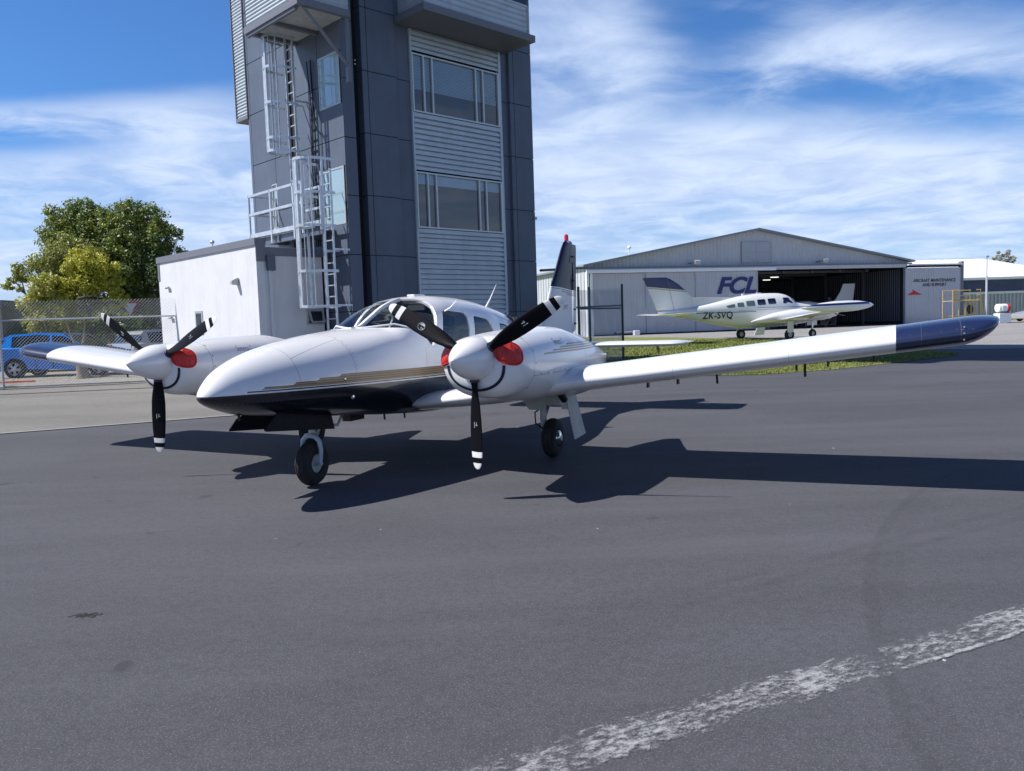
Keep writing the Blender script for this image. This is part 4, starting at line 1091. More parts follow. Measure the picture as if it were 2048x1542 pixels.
M['glasslamp'] = mat('clear_green_lens', (0.05, 0.3, 0.15), 0.1, coat=1)
M['navyg'] = mat('glossy_navy_collar', (0.008, 0.01, 0.05), 0.12, coat=1.0)
M['doorblack'] = mat('oily_dark_door_paint', (0.006, 0.007, 0.012), 0.6, spec=0.2, nz=0.5, nscale=9)
M['wing2'] = mat('stabilator_paint', (0.70, 0.71, 0.725), 0.35, coat=0.4)
M['gearlight'] = mat('pale_blue_grey_gear_paint', (0.38, 0.46, 0.55), 0.35, coat=0.3, nz=0.08)
M['svq2'] = mat('hangared_aircraft_paint', (0.7, 0.71, 0.72), 0.4)
def tank_mat():
    m = mat('tip_tank_paint', (0.7, 0.7, 0.7), 0.3, coat=0.5); t = m.node_tree; N = NT(t); b = t.nodes['Principled BSDF']
    vec, x, y, z = N.obj()
    N.put(b.inputs['Base Color'], N.mix(((z - 1.86 + (x - 4) * .02).abs() < 0.055) * (x > 2.3) * (x < 6.2), (0.74, 0.76, 0.76), (0.014, 0.02, 0.12)))
    return m
M['svqtank'] = tank_mat()

# ================================================================== WHITE TWIN AIRCRAFT (x aft from the nose, y port -> stored as -y, z up)
def flip(v): return (v[0], -v[1], v[2])
AROT = math.pi / 2 - 0.44066
AC0 = (-2.5672, 6.6970, 0)
ac = empty('twin_propeller_aircraft', AC0, AROT, 'large white and navy twin propeller aircraft with gold stripes, parked on the dark tarmac', 'aircraft')

def interp(tab, a):
    xs = [t[0] for t in tab]; n = len(tab)
    if a <= xs[0]: return tab[0][1]
    if a >= xs[-1]: return tab[-1][1]
    i = min(max(k for k in range(n) if xs[k] <= a), n - 2)
    def sl(k):
        if k == 0: return (tab[1][1] - tab[0][1]) / (xs[1] - xs[0])
        if k == n - 1: return (tab[-1][1] - tab[-2][1]) / (xs[-1] - xs[-2])
        d0 = (tab[k][1] - tab[k-1][1]) / (xs[k] - xs[k-1]); d1 = (tab[k+1][1] - tab[k][1]) / (xs[k+1] - xs[k])
        return 0 if d0 * d1 <= 0 else 2 * d0 * d1 / (d0 + d1)
    h = xs[i+1] - xs[i]; t = (a - xs[i]) / h; y0, y1 = tab[i][1], tab[i+1][1]; m0, m1 = sl(i) * h, sl(i+1) * h
    return (2*t**3-3*t*t+1)*y0 + (t**3-2*t*t+t)*m0 + (-2*t**3+3*t*t)*y1 + (t**3-t*t)*m1
ZT=[(0,.99),(.02,1.035),(.08,1.105),(.24,1.222),(.6,1.345),(1,1.42),(1.44,1.475),(2,1.513),(2.2,1.525),(2.4,1.61),(2.7,1.75),(3,1.83),(3.4,1.875),(4,1.86),(4.9,1.765),(6,1.58),(7,1.45),(8,1.34),(8.9,1.26)]
ZB=[(0,.99),(.02,.96),(.08,.92),(.24,.86),(.45,.80),(.95,.735),(1.5,.67),(2,.62),(2.5,.57),(3.5,.5),(4.5,.52),(5.5,.63),(7,.87),(8,1.03),(8.9,1.16)]
HWT=[(0,.0),(.02,.055),(.08,.115),(.24,.205),(.6,.34),(1,.435),(1.5,.52),(2,.565),(2.6,.6),(3.4,.61),(4.4,.58),(5.5,.43),(6.5,.3),(7.5,.18),(8.9,.05)]
ZM=[(0,.99),(1,1.0),(2.2,1.02),(3.4,1.08),(5,1.12),(8.9,1.21)]
NTP=[(0,2.0),(1,2.1),(1.6,2.5),(2.2,3.5),(3.2,3.2),(5,2.5),(8,2.0)]
NBT=[(0,2.0),(1,2.3),(3,2.9),(5,2.5),(8,2.0)]
def ring_super(a, zt, zb, hw, zm, nt, nb, n, off=0.0, yc=0.0):
    out = []
    zt -= off; zb += off; hw = max(hw - off, 1e-4)
    for k in range(n):
        q = 2 * math.pi * k / n; c, s = math.cos(q), math.sin(q)
        nn = nt if s >= 0 else nb; h = max((zt - zm) if s >= 0 else (zm - zb), 1e-4)
        e = 2.0 / nn
        out.append((a, yc + hw * math.copysign(abs(c) ** e, c), zm + h * math.copysign(abs(s) ** e, s)))
    return out
def fus_rings(off=0.0, n=72, a0=0.0, a1=8.9):
    st = [0.0, .003, .01, .02, .035, .055, .08, .11, .15, .2, .26, .33, .42, .52] + list(np.arange(.64, 2.0, .13)) + list(np.arange(2.0, 3.4, .06)) + list(np.arange(3.4, 5.6, .15)) + list(np.arange(5.6, 8.95, .3)) + [8.9]
    st = [a for a in st if a0 <= a <= a1]
    return [ring_super(a, interp(ZT, a), interp(ZB, a), interp(HWT, a), interp(ZM, a), interp(NTP, a), interp(NBT, a), n, off) for a in st]

def temp_obj(mb, name='tmp'):
    me = bpy.data.meshes.new(name); me.from_pydata([tuple(mb.conv(v)) for v in mb.v], [], mb.f)
    bm = bmesh.new(); bm.from_mesh(me); bmesh.ops.recalc_face_normals(bm, faces=bm.faces); bm.to_mesh(me); bm.free()
    o = bpy.data.objects.new(name, me); COL.objects.link(o); return o
def boolean(a, b, op):
    md = a.modifiers.new('b', 'BOOLEAN'); md.operation = op; md.object = b; md.solver = 'EXACT'; md.use_hole_tolerant = True
    bpy.context.view_layer.update()
    me = bpy.data.meshes.new_from_object(a.evaluated_get(bpy.context.evaluated_depsgraph_get()))
    a.modifiers.remove(md)
    return me
def shell(o1, o2, a0=0.0, a1=8.9):
    mb = MB(flip); mb.rings(fus_rings(o1, a0=a0, a1=a1)); outer = temp_obj(mb)
    mb = MB(flip); mb.rings(fus_rings(o2, a0=max(a0, .26) if a0 < .26 else a0 , a1=min(a1, 7.9))); inner = temp_obj(mb)
    # merge with inner normals reversed -> hollow shell
    bm = bmesh.new(); bm.from_mesh(outer.data); n0 = len(bm.faces); bm.from_mesh(inner.data); bm.faces.ensure_lookup_table()
    bmesh.ops.reverse_faces(bm, faces=bm.faces[n0:]); bm.to_mesh(outer.data); bm.free()
    bpy.data.objects.remove(inner)
    return outer
def rounded(poly, r, seg=5):
    """round the corners of a closed polygon"""
    out = []; n = len(poly)
    for i in range(n):
        p0, p, p1 = Vector(poly[i-1]), Vector(poly[i]), Vector(poly[(i+1) % n])
        rr = r[i] if isinstance(r, (list, tuple)) else r
        d0 = (p0 - p); d1 = (p1 - p); k = min(rr, d0.length * .45, d1.length * .45)
        a = p + d0.normalized() * k; b = p + d1.normalized() * k
        for j in range(seg + 1):
            t = j / seg; out.append(tuple((1-t)**2 * a + 2*t*(1-t) * p + t*t * b))
    return out
SHIELD = [(2.05, 1.527), (2.22, 1.520), (2.36, 1.512), (2.46, 1.498), (2.57, 1.452), (2.66, 1.385), (2.73, 1.315), (2.77, 1.30), (2.81, 1.33), (2.86, 1.42), (2.93, 1.54), (3.0, 1.66), (3.04, 1.74), (3.05, 1.80), (3.03, 1.86), (3.0, 2.1), (2.05, 2.1)]
W1 = rounded([(3.16, 1.695), (3.70, 1.655), (3.665, 1.5), (3.57, 1.24), (2.98, 1.26), (3.02, 1.5)], [.05, .14, .1, .12, .06, .1])
W2 = rounded([(3.86, 1.625), (4.28, 1.575), (4.36, 1.42), (4.33, 1.26), (3.74, 1.25), (3.78, 1.45)], [.05, .14, .1, .1, .06, .1])
W3 = rounded([(4.63, 1.525), (4.95, 1.495), (5.02, 1.36), (5.0, 1.26), (4.52, 1.26)], [.05, .10, .08, .06, .06])
def cutter(poly, y0, y1):
    mb = MB(flip); mb.prism(poly, lambda a, z: (a, y0, z), lambda a, z: (a, y1, z)); return mb
cuts = []
for (pl, y0, y1) in ((SHIELD, .022, 1.0), (SHIELD, -1.0, -.022), (W1, .3, 1), (W1, -1, -.3), (W2, .3, 1), (W2, -1, -.3), (W3, .25, 1), (W3, -1, -.25)):
    cuts.append((pl, y0, y1))
allc = MB(flip)
for c in cuts: allc.prism(c[0], lambda a, z, y=c[1]: (a, y, z), lambda a, z, y=c[2]: (a, y, z))
cut = temp_obj(allc)
body = shell(0, .022)
me = boolean(body, cut, 'DIFFERENCE'); bpy.data.objects.remove(body)
# analytic smooth normals for the outer skin
ref = MB(flip); ref.rings(fus_rings(0)); refo = temp_obj(ref)
refo.data.polygons.foreach_set('use_smooth', [True] * len(refo.data.polygons))
bvh = BVHTree.FromObject(refo, bpy.context.evaluated_depsgraph_get())
rm = refo.data; rverts = [v.co.copy() for v in rm.vertices]; rnorm = [v.normal.copy() for v in rm.vertices]; rpol = [list(p.vertices) for p in rm.polygons]
def refnormal(co):
    loc, nor, idx, dist = bvh.find_nearest(co)
    if loc is None: return None, 9
    w = [(1.0 / ((rverts[i] - loc).length + 1e-5) ** 1) for i in rpol[idx]] if len(rpol[idx]) < 6 else None
    if w is None: return nor, dist
    # inverse bilinear approximated with inverse squared distance
    w = [x * x for x in w]; nn = Vector()
    for i, k in zip(rpol[idx], w): nn += rnorm[i] * k
    return nn.normalized(), dist
def smooth_from_ref(me, tol=.0015):
    me.polygons.foreach_set('use_smooth', [True] * len(me.polygons))
    cache = {}; normals = []
    for p in me.polygons:
        fn = p.normal
        for li in p.loop_indices:
            vi = me.loops[li].vertex_index
            if vi not in cache: cache[vi] = refnormal(me.vertices[vi].co)
            nn, dist = cache[vi]
            if dist < tol and nn is not None and fn.dot(nn) > .6: normals.append(nn)
            else: normals.append(fn.copy())
    me.normals_split_custom_set(normals)
smooth_from_ref(me)
me.name = 'fuselage'; me.materials.clear(); me.materials.append(M['fus'])
fus = bpy.data.objects.new('fuselage', me); COL.objects.link(fus); fus.parent = ac
# glazing
GL = fus_rings(.011, n=160, a0=1.9, a1=5.6)
def inside2(p, P):
    c = False; j = len(P) - 1
    for i in range(len(P)):
        if (P[i][1] > p[1]) != (P[j][1] > p[1]) and p[0] < (P[j][0] - P[i][0]) * (p[1] - P[i][1]) / (P[j][1] - P[i][1]) + P[i][0]: c = not c
        j = i
    return c
def glaze(poly, y0, y1, name, m):
    """a sheet of glass following the skin, its edges tucked into the skin's thickness"""
    cx_ = sum(p[0] for p in poly) / len(poly); cz_ = sum(p[1] for p in poly) / len(poly)
    big = [(cx_ + (p[0] - cx_) * 1.12, cz_ + (p[1] - cz_) * 1.12) for p in poly] if poly is not SHIELD else [(p[0] + (.03 if p[0] > 2.75 else 0), p[1] - (.025 if p[1] < 1.5 else 0)) for p in poly]
    vs = []; fs = []; idx = {}
    n = len(GL[0])
    for i in range(len(GL) - 1):
        for j in range(n):
            q = [GL[i][j], GL[i][(j + 1) % n], GL[i+1][(j + 1) % n], GL[i+1][j]]
            c = [sum(p[k] for p in q) / 4 for k in range(3)]
            if not (y0 - .012 < c[1] < y1 + .012) or abs(c[1]) < .008 or not inside2((c[0], c[2]), big): continue
            f = []
            for p, key in zip(q, ((i, j), (i, (j + 1) % n), (i + 1, (j + 1) % n), (i + 1, j))):
                if key not in idx: idx[key] = len(vs); vs.append(p)
                f.append(idx[key])
            fs.append(f)
    mb = MB(flip); mb.add(vs, fs)
    return mb.build(name, m, ac, smooth=True, recalc=False, sharp=80)
for (pl, y0, y1) in cuts:
    glaze(pl, y0, y1, 'windscreen' if pl is SHIELD else 'cabin_window', 'wglass' if pl is SHIELD else 'glass')
bpy.data.objects.remove(cut)
# surface finder for things that follow the skin
def skin(a, y, z, out=.004):
    n, d = None, None
    loc, nor, idx, dist = bvh.find_nearest(Vector((a, -y, z)))
    nn, _ = refnormal(loc)
    return loc + nn * out
def skin_line(pts, out=.003):
    return [skin(*p, out=out) for p in pts]
# cream window surround inside the windscreen and rubber seal
def ray_side(a, z, s=1):
    loc, nor, idx, dist = bvh.ray_cast(Vector((a, -s * 2.0, z)), Vector((0, s, 0)))
    return loc
mb = MB()
for s in (1, -1):
    pts = []
    for a, z in SHIELD[7:14]:
        p = ray_side(a, z, s)
        if p is None: continue
        p = Vector(p); c = Vector((3.0, 0, 1.3)); pts.append(p + (c - p).normalized() * .03 + Vector((.012, 0, 0)))
    top = [Vector((3.06, -s * y, 1.80 - .35 * y * y * .8)) for y in (.30, .18, .05)]
    mb.tube(pts + top, .015, 6)
mb.build('window_surround', 'cream', ac, smooth=True, recalc=True)
# central windscreen pillar strip standing proud of the skin
pil = [skin(a, 0, 2.0 if False else interp(ZT, a), .002) for a in np.arange(2.14, 3.08, .06)]
mb = MB()
vs = []
for p in pil:
    for dy, dz_ in ((-.024, 0), (-.018, .010), (.018, .010), (.024, 0), (.02, -.03), (-.02, -.03)): vs.append((p.x, p.y + dy, p.z + dz_))
fs = []
for i in range(len(pil) - 1):
    for j in range(6): fs.append((i*6+j, i*6+(j+1)%6, (i+1)*6+(j+1)%6, (i+1)*6+j))
mb.add(vs, fs); mb.build('windscreen_pillar', 'white', ac, smooth=True)
# cowl fairing line at the windscreen base (rounded white lip)
mb = MB()
lip = [skin(a, y, z, .001) for a, y, z in ((2.80, .585, 1.285), (2.70, .58, 1.30), (2.60, .55, 1.40), (2.50, .47, 1.475), (2.38, .36, 1.505), (2.26, .22, 1.52), (2.17, .08, 1.525), (2.16, 0, 1.525), (2.17, -.08, 1.525), (2.26, -.22, 1.52), (2.38, -.36, 1.505), (2.50, -.47, 1.475), (2.60, -.55, 1.40), (2.70, -.58, 1.30))]
mb.tube(lip, .010, 6); mb.build('windscreen_lip', 'white', ac, smooth=True)
# wiper-like deflector at the storm window and cabin fittings
# --- interior
mb = MB(flip); mb.box((2.35, -.5, .62), (5.4, .5, .66)); mb.box((5.35, -.42, .66), (5.4, .42, 1.6)); mb.box((1.95, -.42, .72), (2.0, .42, 1.32)); mb.build('cabin_floor', 'cabin', ac)
mb = MB(flip); mb.prism([(2.02, 1.44), (2.35, 1.47), (2.62, 1.40), (2.66, 1.36), (2.60, 1.02), (2.02, 1.02)], lambda a, z: (a, -.34, z - .06), lambda a, z: (a, .34, z - .06)); mb.build('instrument_panel', 'black', ac, bevel=.02)
def seat(a, y, name='seat'):
    mb = MB(flip); mb.box((a, y - .22, .86), (a + .48, y + .22, 1.0)); mb.box((a + .42, y - .22, .95), (a + .54, y + .22, 1.50), Matrix.Rotation(R(10), 3, 'Y'), (a + .45, y, 1.0)); mb.box((a + .46, y - .12, 1.52), (a + .55, y + .12, 1.66), Matrix.Rotation(R(10), 3, 'Y'), (a + .45, y, 1.0))
    return mb.build(name, 'seat', ac, smooth=True, bevel=.04, sharp=60)
for a in (3.0, 3.95, 4.7):
    for y in (.26, -.26): seat(a, y if a < 4.5 else y * .8)
for y in (.26, -.26):
    mb = MB(flip); mb.tube([(2.6, y, 1.24), (2.80, y, 1.26)], .012, 6); mb.tube([(2.80, y + .14, 1.36), (2.80, y + .13, 1.26), (2.80, y, 1.24), (2.80, y - .13, 1.26), (2.80, y - .14, 1.36)], .014, 6); mb.build('control_yoke', 'black', ac, smooth=True)
mb = MB(flip); mb.rings(fus_rings(.03, n=36, a0=3.0, a1=5.2), caps=False); 
lin = mb.build('headlining', 'cabin', ac, smooth=True)
bm = bmesh.new(); bm.from_mesh(lin.data); bmesh.ops.delete(bm, geom=[f for f in bm.faces if f.calc_center_median().z < 1.70 and f.calc_center_median().z > .9], context='FACES'); bm.to_mesh(lin.data); bm.free()
mb = MB(flip)
for s in (1, -1): mb.box((3.02, s * .24 - .11, 1.70), (3.05, s * .24 + .11, 1.76))
mb.build('sun_visor', 'cabin', ac)
# roof fittings, antennas
mb = MB(flip); mb.tube([(5.0, .13, 1.74), (5.12, .14, 1.86), (5.30, .15, 2.06)], [.018, .010, .003], 6); mb.build('whip_antenna', 'white', ac, smooth=True)
mb = MB(flip); mb.box((3.3, -.05, 1.872), (3.55, .05, 1.895)); mb.build('roof_antenna', 'white', ac, bevel=.008)
mb = MB(flip); mb.tube([(6.2, .0, 1.55), (6.2, .0, 2.05)], .004, 5); mb.build('whip_antenna', 'black', ac)
mb = MB(flip); mb.tube([(3.16, .53, 1.68), (3.18, .60, 1.72), (3.22, .66, 1.80)], [.010, .008, .004], 6); mb.build('temperature_probe', 'white', ac, smooth=True)
mb = MB(flip)
for a, y in ((.42, 0), (2.35, .2), (2.9, .1)): mb.tube([(a, y, interp(ZB, a) + .03), (a + .01, y, interp(ZB, a) - .05)], .012, 6)
mb.box((1.95, -.05, .56), (2.2, .05, .65)); mb.build('belly_drain', 'black', ac)
mb = MB(); mb.lathe([(0, .016), (.012, .014), (.016, .003)], skin(1.30, .5, 1.052, -.002), (0, -1, 0), 12); mb.lathe([(0, .02), (.012, .018), (.016, .003)], skin(1.42, .5, .86, -.002), (0, -1, 0), 12); mb.build('skin_fitting', 'chrome', ac, smooth=True)

# --- wings
def naca(xc, t=.15, m_=.02, p=.4):
    yt = 5 * t * (.2969 * math.sqrt(xc) - .126 * xc - .3516 * xc**2 + .2843 * xc**3 - .1036 * xc**4)
    yc = m_ / p**2 * (2*p*xc - xc*xc) if xc < p else m_ / (1-p)**2 * ((1-2*p) + 2*p*xc - xc*xc)
    return yt, yc
def foil(y, le, chord, z, t=.15, inc=2.0, m_=.02, n=26, up=0.0):
    pts = []
    xs = [(1 - math.cos(math.pi * k / n)) / 2 for k in range(n + 1)]
    for k in range(n, -1, -1):
        yt, yc = naca(xs[k], t, m_); pts.append((xs[k], yc + yt))
    for k in range(1, n):
        yt, yc = naca(xs[k], t, m_); pts.append((xs[k], yc - yt * (1 - up)))
    ci, si = math.cos(R(inc)), math.sin(R(inc)); out = []
    for x, zz in pts:
        X, Z = x * chord, zz * chord
        out.append((le + X * ci + Z * si, y, z + Z * ci - X * si + 0.25 * chord * si))
    return out
def wz(y): return 1.255 + .118 * (y - 5.18)
def wing(sg):
    st = [(.35, 2.52, 1.62), (.62, 2.44, 1.70), (1.0, 2.28, 1.80), (1.45, 2.16, 1.86), (2.2, 2.18, 1.82), (2.42, 2.30, 1.64), (3.0, 2.31, 1.62), (3.8, 2.32, 1.61), (4.6, 2.33, 1.60), (5.12, 2.335, 1.595), (5.5, 2.34, 1.59), (5.64, 2.345, 1.58)]
    rings = [foil(sg * y, le, ch, wz(y) - (.02 if y < 2 else 0), t=.118 if y < 2 else .15, m_=.005 if y < 2 else .02) for y, le, ch in st]
    for k in range(1, 9):
        q = k / 8 * math.pi / 2; y = 5.64 + .29 * math.sin(q); c = math.cos(q) ** .75
        ch = 1.58 * (.30 + .70 * math.cos(q) ** .55); le = 2.345 + (1.58 - ch) * .42
        rings.append(foil(sg * y, le, ch, wz(y) + .10 * (1 - c), t=max(.15 * c * (1.58 / ch) ** .4, .012), up=.25 * (1 - c)))
    mb = MB(flip); mb.rings(rings)
    w = mb.build('wing', 'wing', ac, smooth=True, sharp=50)
    return w
for sg in (1, -1):
    w = wing(sg)
    # fittings: stall vane, fuel cap, access covers, flap track stubs, tie-down ring, static wicks
    mb = MB(flip)
    for y in (2.95, 3.25, 4.35, 4.62, 5.0):
        mb.box((2.9, sg * y - .008, wz(y) - .15), (2.96, sg * y + .008, wz(y) - .085))
    for y, L in ((3.62, .10), (4.42, .13)):
        mb.tube([(2.95, sg * y, wz(y) - .09), (2.98, sg * y, wz(y) - .09 - L)], .011, 6)
    mb.build('underwing_stub', 'black', w)
    mb = MB(flip)
    for y in (3.1, 3.6): mb.lathe([(0, .06), (.012, .055), (.014, .01)], (2.75, sg * y, wz(y) + .115), (0, 0, 1), 16)
    mb.box((2.42, sg * 4.32, wz(4.3) + .055), (2.50, sg * 4.36, wz(4.3) + .085)); mb.build('fuel_cap', 'white', w, smooth=True)
    for a, z in ((2.375, .05), (2.36, .0), (2.375, -.05)):
        MB(flip).lathe([(0, .008), (.003, .007)], (a - .01, sg * 5.66, wz(5.66) + z + .02), (-1, 0, 0), 8).build('screw_head', 'chrome', w)

# --- tail
def sym(y0, z0, y1, z1, t): pass
mb = MB(flip)
fr = []
for z, le, te, th in ((1.25, 6.9, 8.62, .07), (1.6, 7.32, 8.62, .065), (2.05, 7.62, 8.62, .055), (2.4, 7.90, 8.68, .05), (2.75, 8.17, 8.72, .04), (2.86, 8.28, 8.70, .03), (2.90, 8.36, 8.66, .012)):
    ring = []
    n = 14; ch = te - le
    xs = [(1 - math.cos(math.pi * k / n)) / 2 for k in range(n + 1)]
    for k in range(n, -1, -1): ring.append((le + xs[k] * ch, th * 5 * (.2969*math.sqrt(xs[k]) - .126*xs[k] - .3516*xs[k]**2 + .2843*xs[k]**3 - .1015*xs[k]**4) * 2, z))
    for k in range(1, n): ring.append((le + xs[k] * ch, -th * 5 * (.2969*math.sqrt(xs[k]) - .126*xs[k] - .3516*xs[k]**2 + .2843*xs[k]**3 - .1015*xs[k]**4) * 2, z))
    fr.append(ring)
mb.rings(fr); mb.build('fin', 'fin', ac, smooth=True, sharp=50)
# rudder turned a little, with horn balance at the top
mb = MB(flip); rr = []
hinge = 8.60; def_ = R(-7)
for z, le, te, th in ((1.32, 8.60, 8.60 - 0 + .03, .03), (1.40, 8.62, 8.86, .035), (1.9, 8.63, 8.92, .032), (2.35, 8.66, 8.95, .026), (2.52, 8.66, 8.97, .024), (2.53, 8.46, 8.97, .024), (2.80, 8.52, 9.0, .022), (2.86, 8.62, 8.98, .01)):
    p = [(le, th * .9), (le + (te - le) * .3, th), (te, .004), (te, -.004), (le + (te - le) * .3, -th), (le, -th * .9)]
    q = []
    for x, y in p:
        dx_, dy_ = x - hinge, y; q.append((hinge + dx_ * math.cos(def_) - dy_ * math.sin(def_), dx_ * math.sin(def_) + dy_ * math.cos(def_), z))
    rr.append(q)
mb.rings(rr); mb.build('rudder', 'fin', ac)
mb = MB(flip); mb.prism([(6.0, 1.56), (6.7, 1.55), (7.45, 1.72), (7.6, 1.4), (6.0, 1.4)], lambda a, z: (a, -.02, z), lambda a, z: (a, .02, z)); mb.build('dorsal_fillet', 'white', ac)
b = MB(flip); b.lathe([(0, .04), (.03, .038), (.035, .03)], (8.42, 0, 2.86), (0, 0, 1), 16); b.build('beacon_base', 'white', ac, smooth=True)
b = MB(flip); b.lathe([(0, .038), (.08, .036), (.105, .03), (.115, .01)], (8.42, 0, 2.895), (0, 0, 1), 20); b.build('beacon', 'redlens', ac, smooth=True)
mb = MB(flip); rings = []
for y, le, ch, t in ((-2.10, 8.22, .62, .02), (-2.07, 8.10, .80, .07), (-1.9, 8.0, .93, .10), (0, 7.94, 1.0, .10), (1.9, 8.0, .93, .10), (2.07, 8.10, .80, .07), (2.10, 8.22, .62, .02)):
    rings.append(foil(y, le, ch, 1.10, t=t, inc=-1.0, m_=0.0, n=14))
mb.rings(rings); mb.build('stabilator', 'wing2', ac, smooth=True, sharp=50)
mb = MB(flip)
for z in (2.62, 2.2, 1.7, 1.45): mb.box((8.60, .03, z), (8.68, .05, z + .03))
mb.build('rudder_fitting', 'black', ac)

# --- nacelles, spinners, propellers
NZT=[(1.30,1.38),(1.63,1.445),(2.2,1.475),(2.7,1.482),(3.1,1.425),(3.7,1.30),(4.2,1.14),(4.7,.98)]
NZB=[(1.30,.98),(1.63,.855),(2.2,.775),(2.7,.765),(3.6,.70),(4.2,.74),(4.7,.90)]
NHW=[(1.30,.34),(1.63,.412),(2.2,.42),(2.7,.42),(3.1,.40),(3.7,.32),(4.2,.2),(4.7,.04)]
def nac(sg, ye=1.888):
    Y = sg * ye
    rings = []
    zm = lambda a: 1.16 - .05 * min(1, max(0, (a - 1.75) / 1.2))
    # blunt nose bowl
    for k in range(0, 11):
        q = k / 10 * math.pi / 2; a = 1.285 + .29 * (1 - math.cos(q)); f = math.sin(q)
        zt = 1.23 + (1.435 - 1.23) * (.80 + .20 * f) if k else 1.23 + .155
        if k == 0: hw, zt, zb = .17, 1.375, 1.075
        else: hw = .20 + (.41 - .20) * f ** .75; zt = 1.375 + (1.435 - 1.375) * f ** .8; zb = 1.075 - (1.075 - .86) * f ** .75
        zmm = 1.225 * (1 - f) + zm(1.7) * f
        rings.append(ring_super(a, zt, zb, hw, zmm, 2.1 + .25 * f, 2.1 + .15 * f, 44, yc=Y))
    for a in (1.63, 1.72, 1.85, 2.0, 2.2, 2.4, 2.6, 2.8, 3.0, 3.2, 3.4, 3.6, 3.8, 4.0, 4.2, 4.4, 4.6, 4.7):
        rings.append(ring_super(a, interp(NZT, a), interp(NZB, a), interp(NHW, a), zm(a), 2.35, 2.25 + .0 * a, 44, yc=Y))
    mb = MB(flip); mb.rings(rings)
    n_ = mb.build('engine_nacelle', 'nac', ac, smooth=True, sharp=60)
    # quilted intake covers draped on the bowl either side of the spinner
    bm_ = bmesh.new(); bm_.from_mesh(n_.data); nb = BVHTree.FromBMesh(bm_); bm_.free()
    for s in (1, -1):
        C0 = Vector((1.75, -Y, 1.19)); NR, NA = 9, 36; rows = []
        for i in range(NR + 1):
            r_ = (i / NR); row = []
            for j in range(NA):
                q = 2 * math.pi * j / NA; cu = math.copysign(abs(math.cos(q)) ** .75, math.cos(q)) * r_; cw = math.copysign(abs(math.sin(q)) ** .75, math.sin(q)) * r_
                al = R(36 + 15 * cu); be = R(9.5 + 12.0 * cw - 3 * cu)
                dr = Vector((-math.cos(al) * math.cos(be), -s * math.sin(al) * math.cos(be), math.sin(be)))
                h = nb.ray_cast(C0 + dr * 1.5, -dr)
                th = .022 * (1 - r_ ** 5) + .004 + .0035 * math.sin(7 * cu + 3 * cw) * (1 - r_ ** 2) if i < NR else -.004
                row.append(h[0] + h[1] * th if h[0] is not None else C0 + dr * .4)
            rows.append(row)
        c_ = rows[0][0]; vs = [c_]; fs = []
        for row in rows[1:]: vs += row
        for j in range(NA): fs.append((0, 1 + j, 1 + (j + 1) % NA))
        for i in range(NR - 1):
            for j in range(NA): fs.append((1 + i*NA + j, 1 + (i+1)*NA + j, 1 + (i+1)*NA + (j+1) % NA, 1 + i*NA + (j+1) % NA))
        mb = MB(); mb.add(vs, fs); cv = mb.build('intake_cover', 'cover', n_, smooth=True, sharp=80)
        mb = MB(); mb.tube([p + (p - C0).normalized() * .004 for p in rows[-2]], .006, 6, closed=True); mb.build('cover_piping', 'red', cv, smooth=True)
    # strap slung under the spinner from cover to cover
    pts = []
    for k in range(0, 25):
        q = math.pi * k / 24; yy = Y + .27 * math.cos(q); zz = 1.17 - .215 * math.sin(q) ** .9
        hit = nb.ray_cast(Vector((1.0, -yy, zz)), Vector((1, 0, 0)))
        if hit[0] is not None: pts.append((hit[0] + hit[1] * .003, hit[1]))
    mb = MB(); vs = []; fs = []
    for i, (p, nr) in enumerate(pts):
        q0 = pts[max(i-1, 0)][0]; q1 = pts[min(i+1, len(pts)-1)][0]; d = (q1 - q0).normalized(); sd = d.cross(nr).normalized() * .013
        vs += [p - sd, p + sd, p + sd + nr * .003, p - sd + nr * .003]
    for i in range(len(pts) - 1):
        for j in range(4): fs.append((i*4+j, i*4+(j+1)%4, (i+1)*4+(j+1)%4, (i+1)*4+j))
    mb.add(vs, fs); mb.build('cover_strap', 'strap', n_)
    # cowl latches, drain, exhaust and cooling flap below
    mb = MB(flip); mb.tube([(2.9, Y + .12, .80), (3.02, Y + .13, .70)], .04, 10); mb.build('exhaust_pipe', 'black', n_, smooth=True)
    mb = MB(flip)
    for a, dy_, dz_ in ((2.0, .40, 1.05), (2.4, .41, 1.05), (2.8, .405, 1.05)): mb.box((a - .014, Y + sg * dy_ - .004, dz_ - .004), (a + .014, Y + sg * dy_ + .014, dz_ + .010))
    mb.build('cowl_latch', 'chrome', n_)
    text_y = Y + .405 
    return n_, nb
ROTS = {1: 0.0, -1: R(3.2)}
def blade_mesh(hand=1):
    """one blade pointing up (+z), face towards -x (forward)"""
    rs = [.15, .19, .23, .28, .34, .42, .52, .62, .72, .80, .86, .90, .93, .95, .962, .965]
    ch = [.075, .08, .088, .104, .124, .142, .150, .150, .143, .132, .118, .104, .086, .064, .036, .010]
    tk = [.9, .8, .55, .32, .20, .145, .115, .10, .09, .085, .08, .08, .08, .08, .1, .2]
    pi = [50, 47, 43, 38, 33, 28, 24, 21, 18.5, 17, 16, 15.5, 15, 15, 15, 15]
    rings = []; n = 20
    for r, c, t, p in zip(rs, ch, tk, pi):
        ring = []
        for k in range(n):
            q = 2 * math.pi * k / n; u = math.cos(q) * c / 2; w = math.sin(q) * c * t / 2 * (1.25 if math.sin(q) < 0 else .75) * (1 - .35 * math.cos(q))
            cp, sp_ = math.cos(R(p)), math.sin(R(p))
            ring.append((w * cp + hand * u * sp_, u * cp - hand * w * sp_, r))
        rings.append(ring)
    return rings
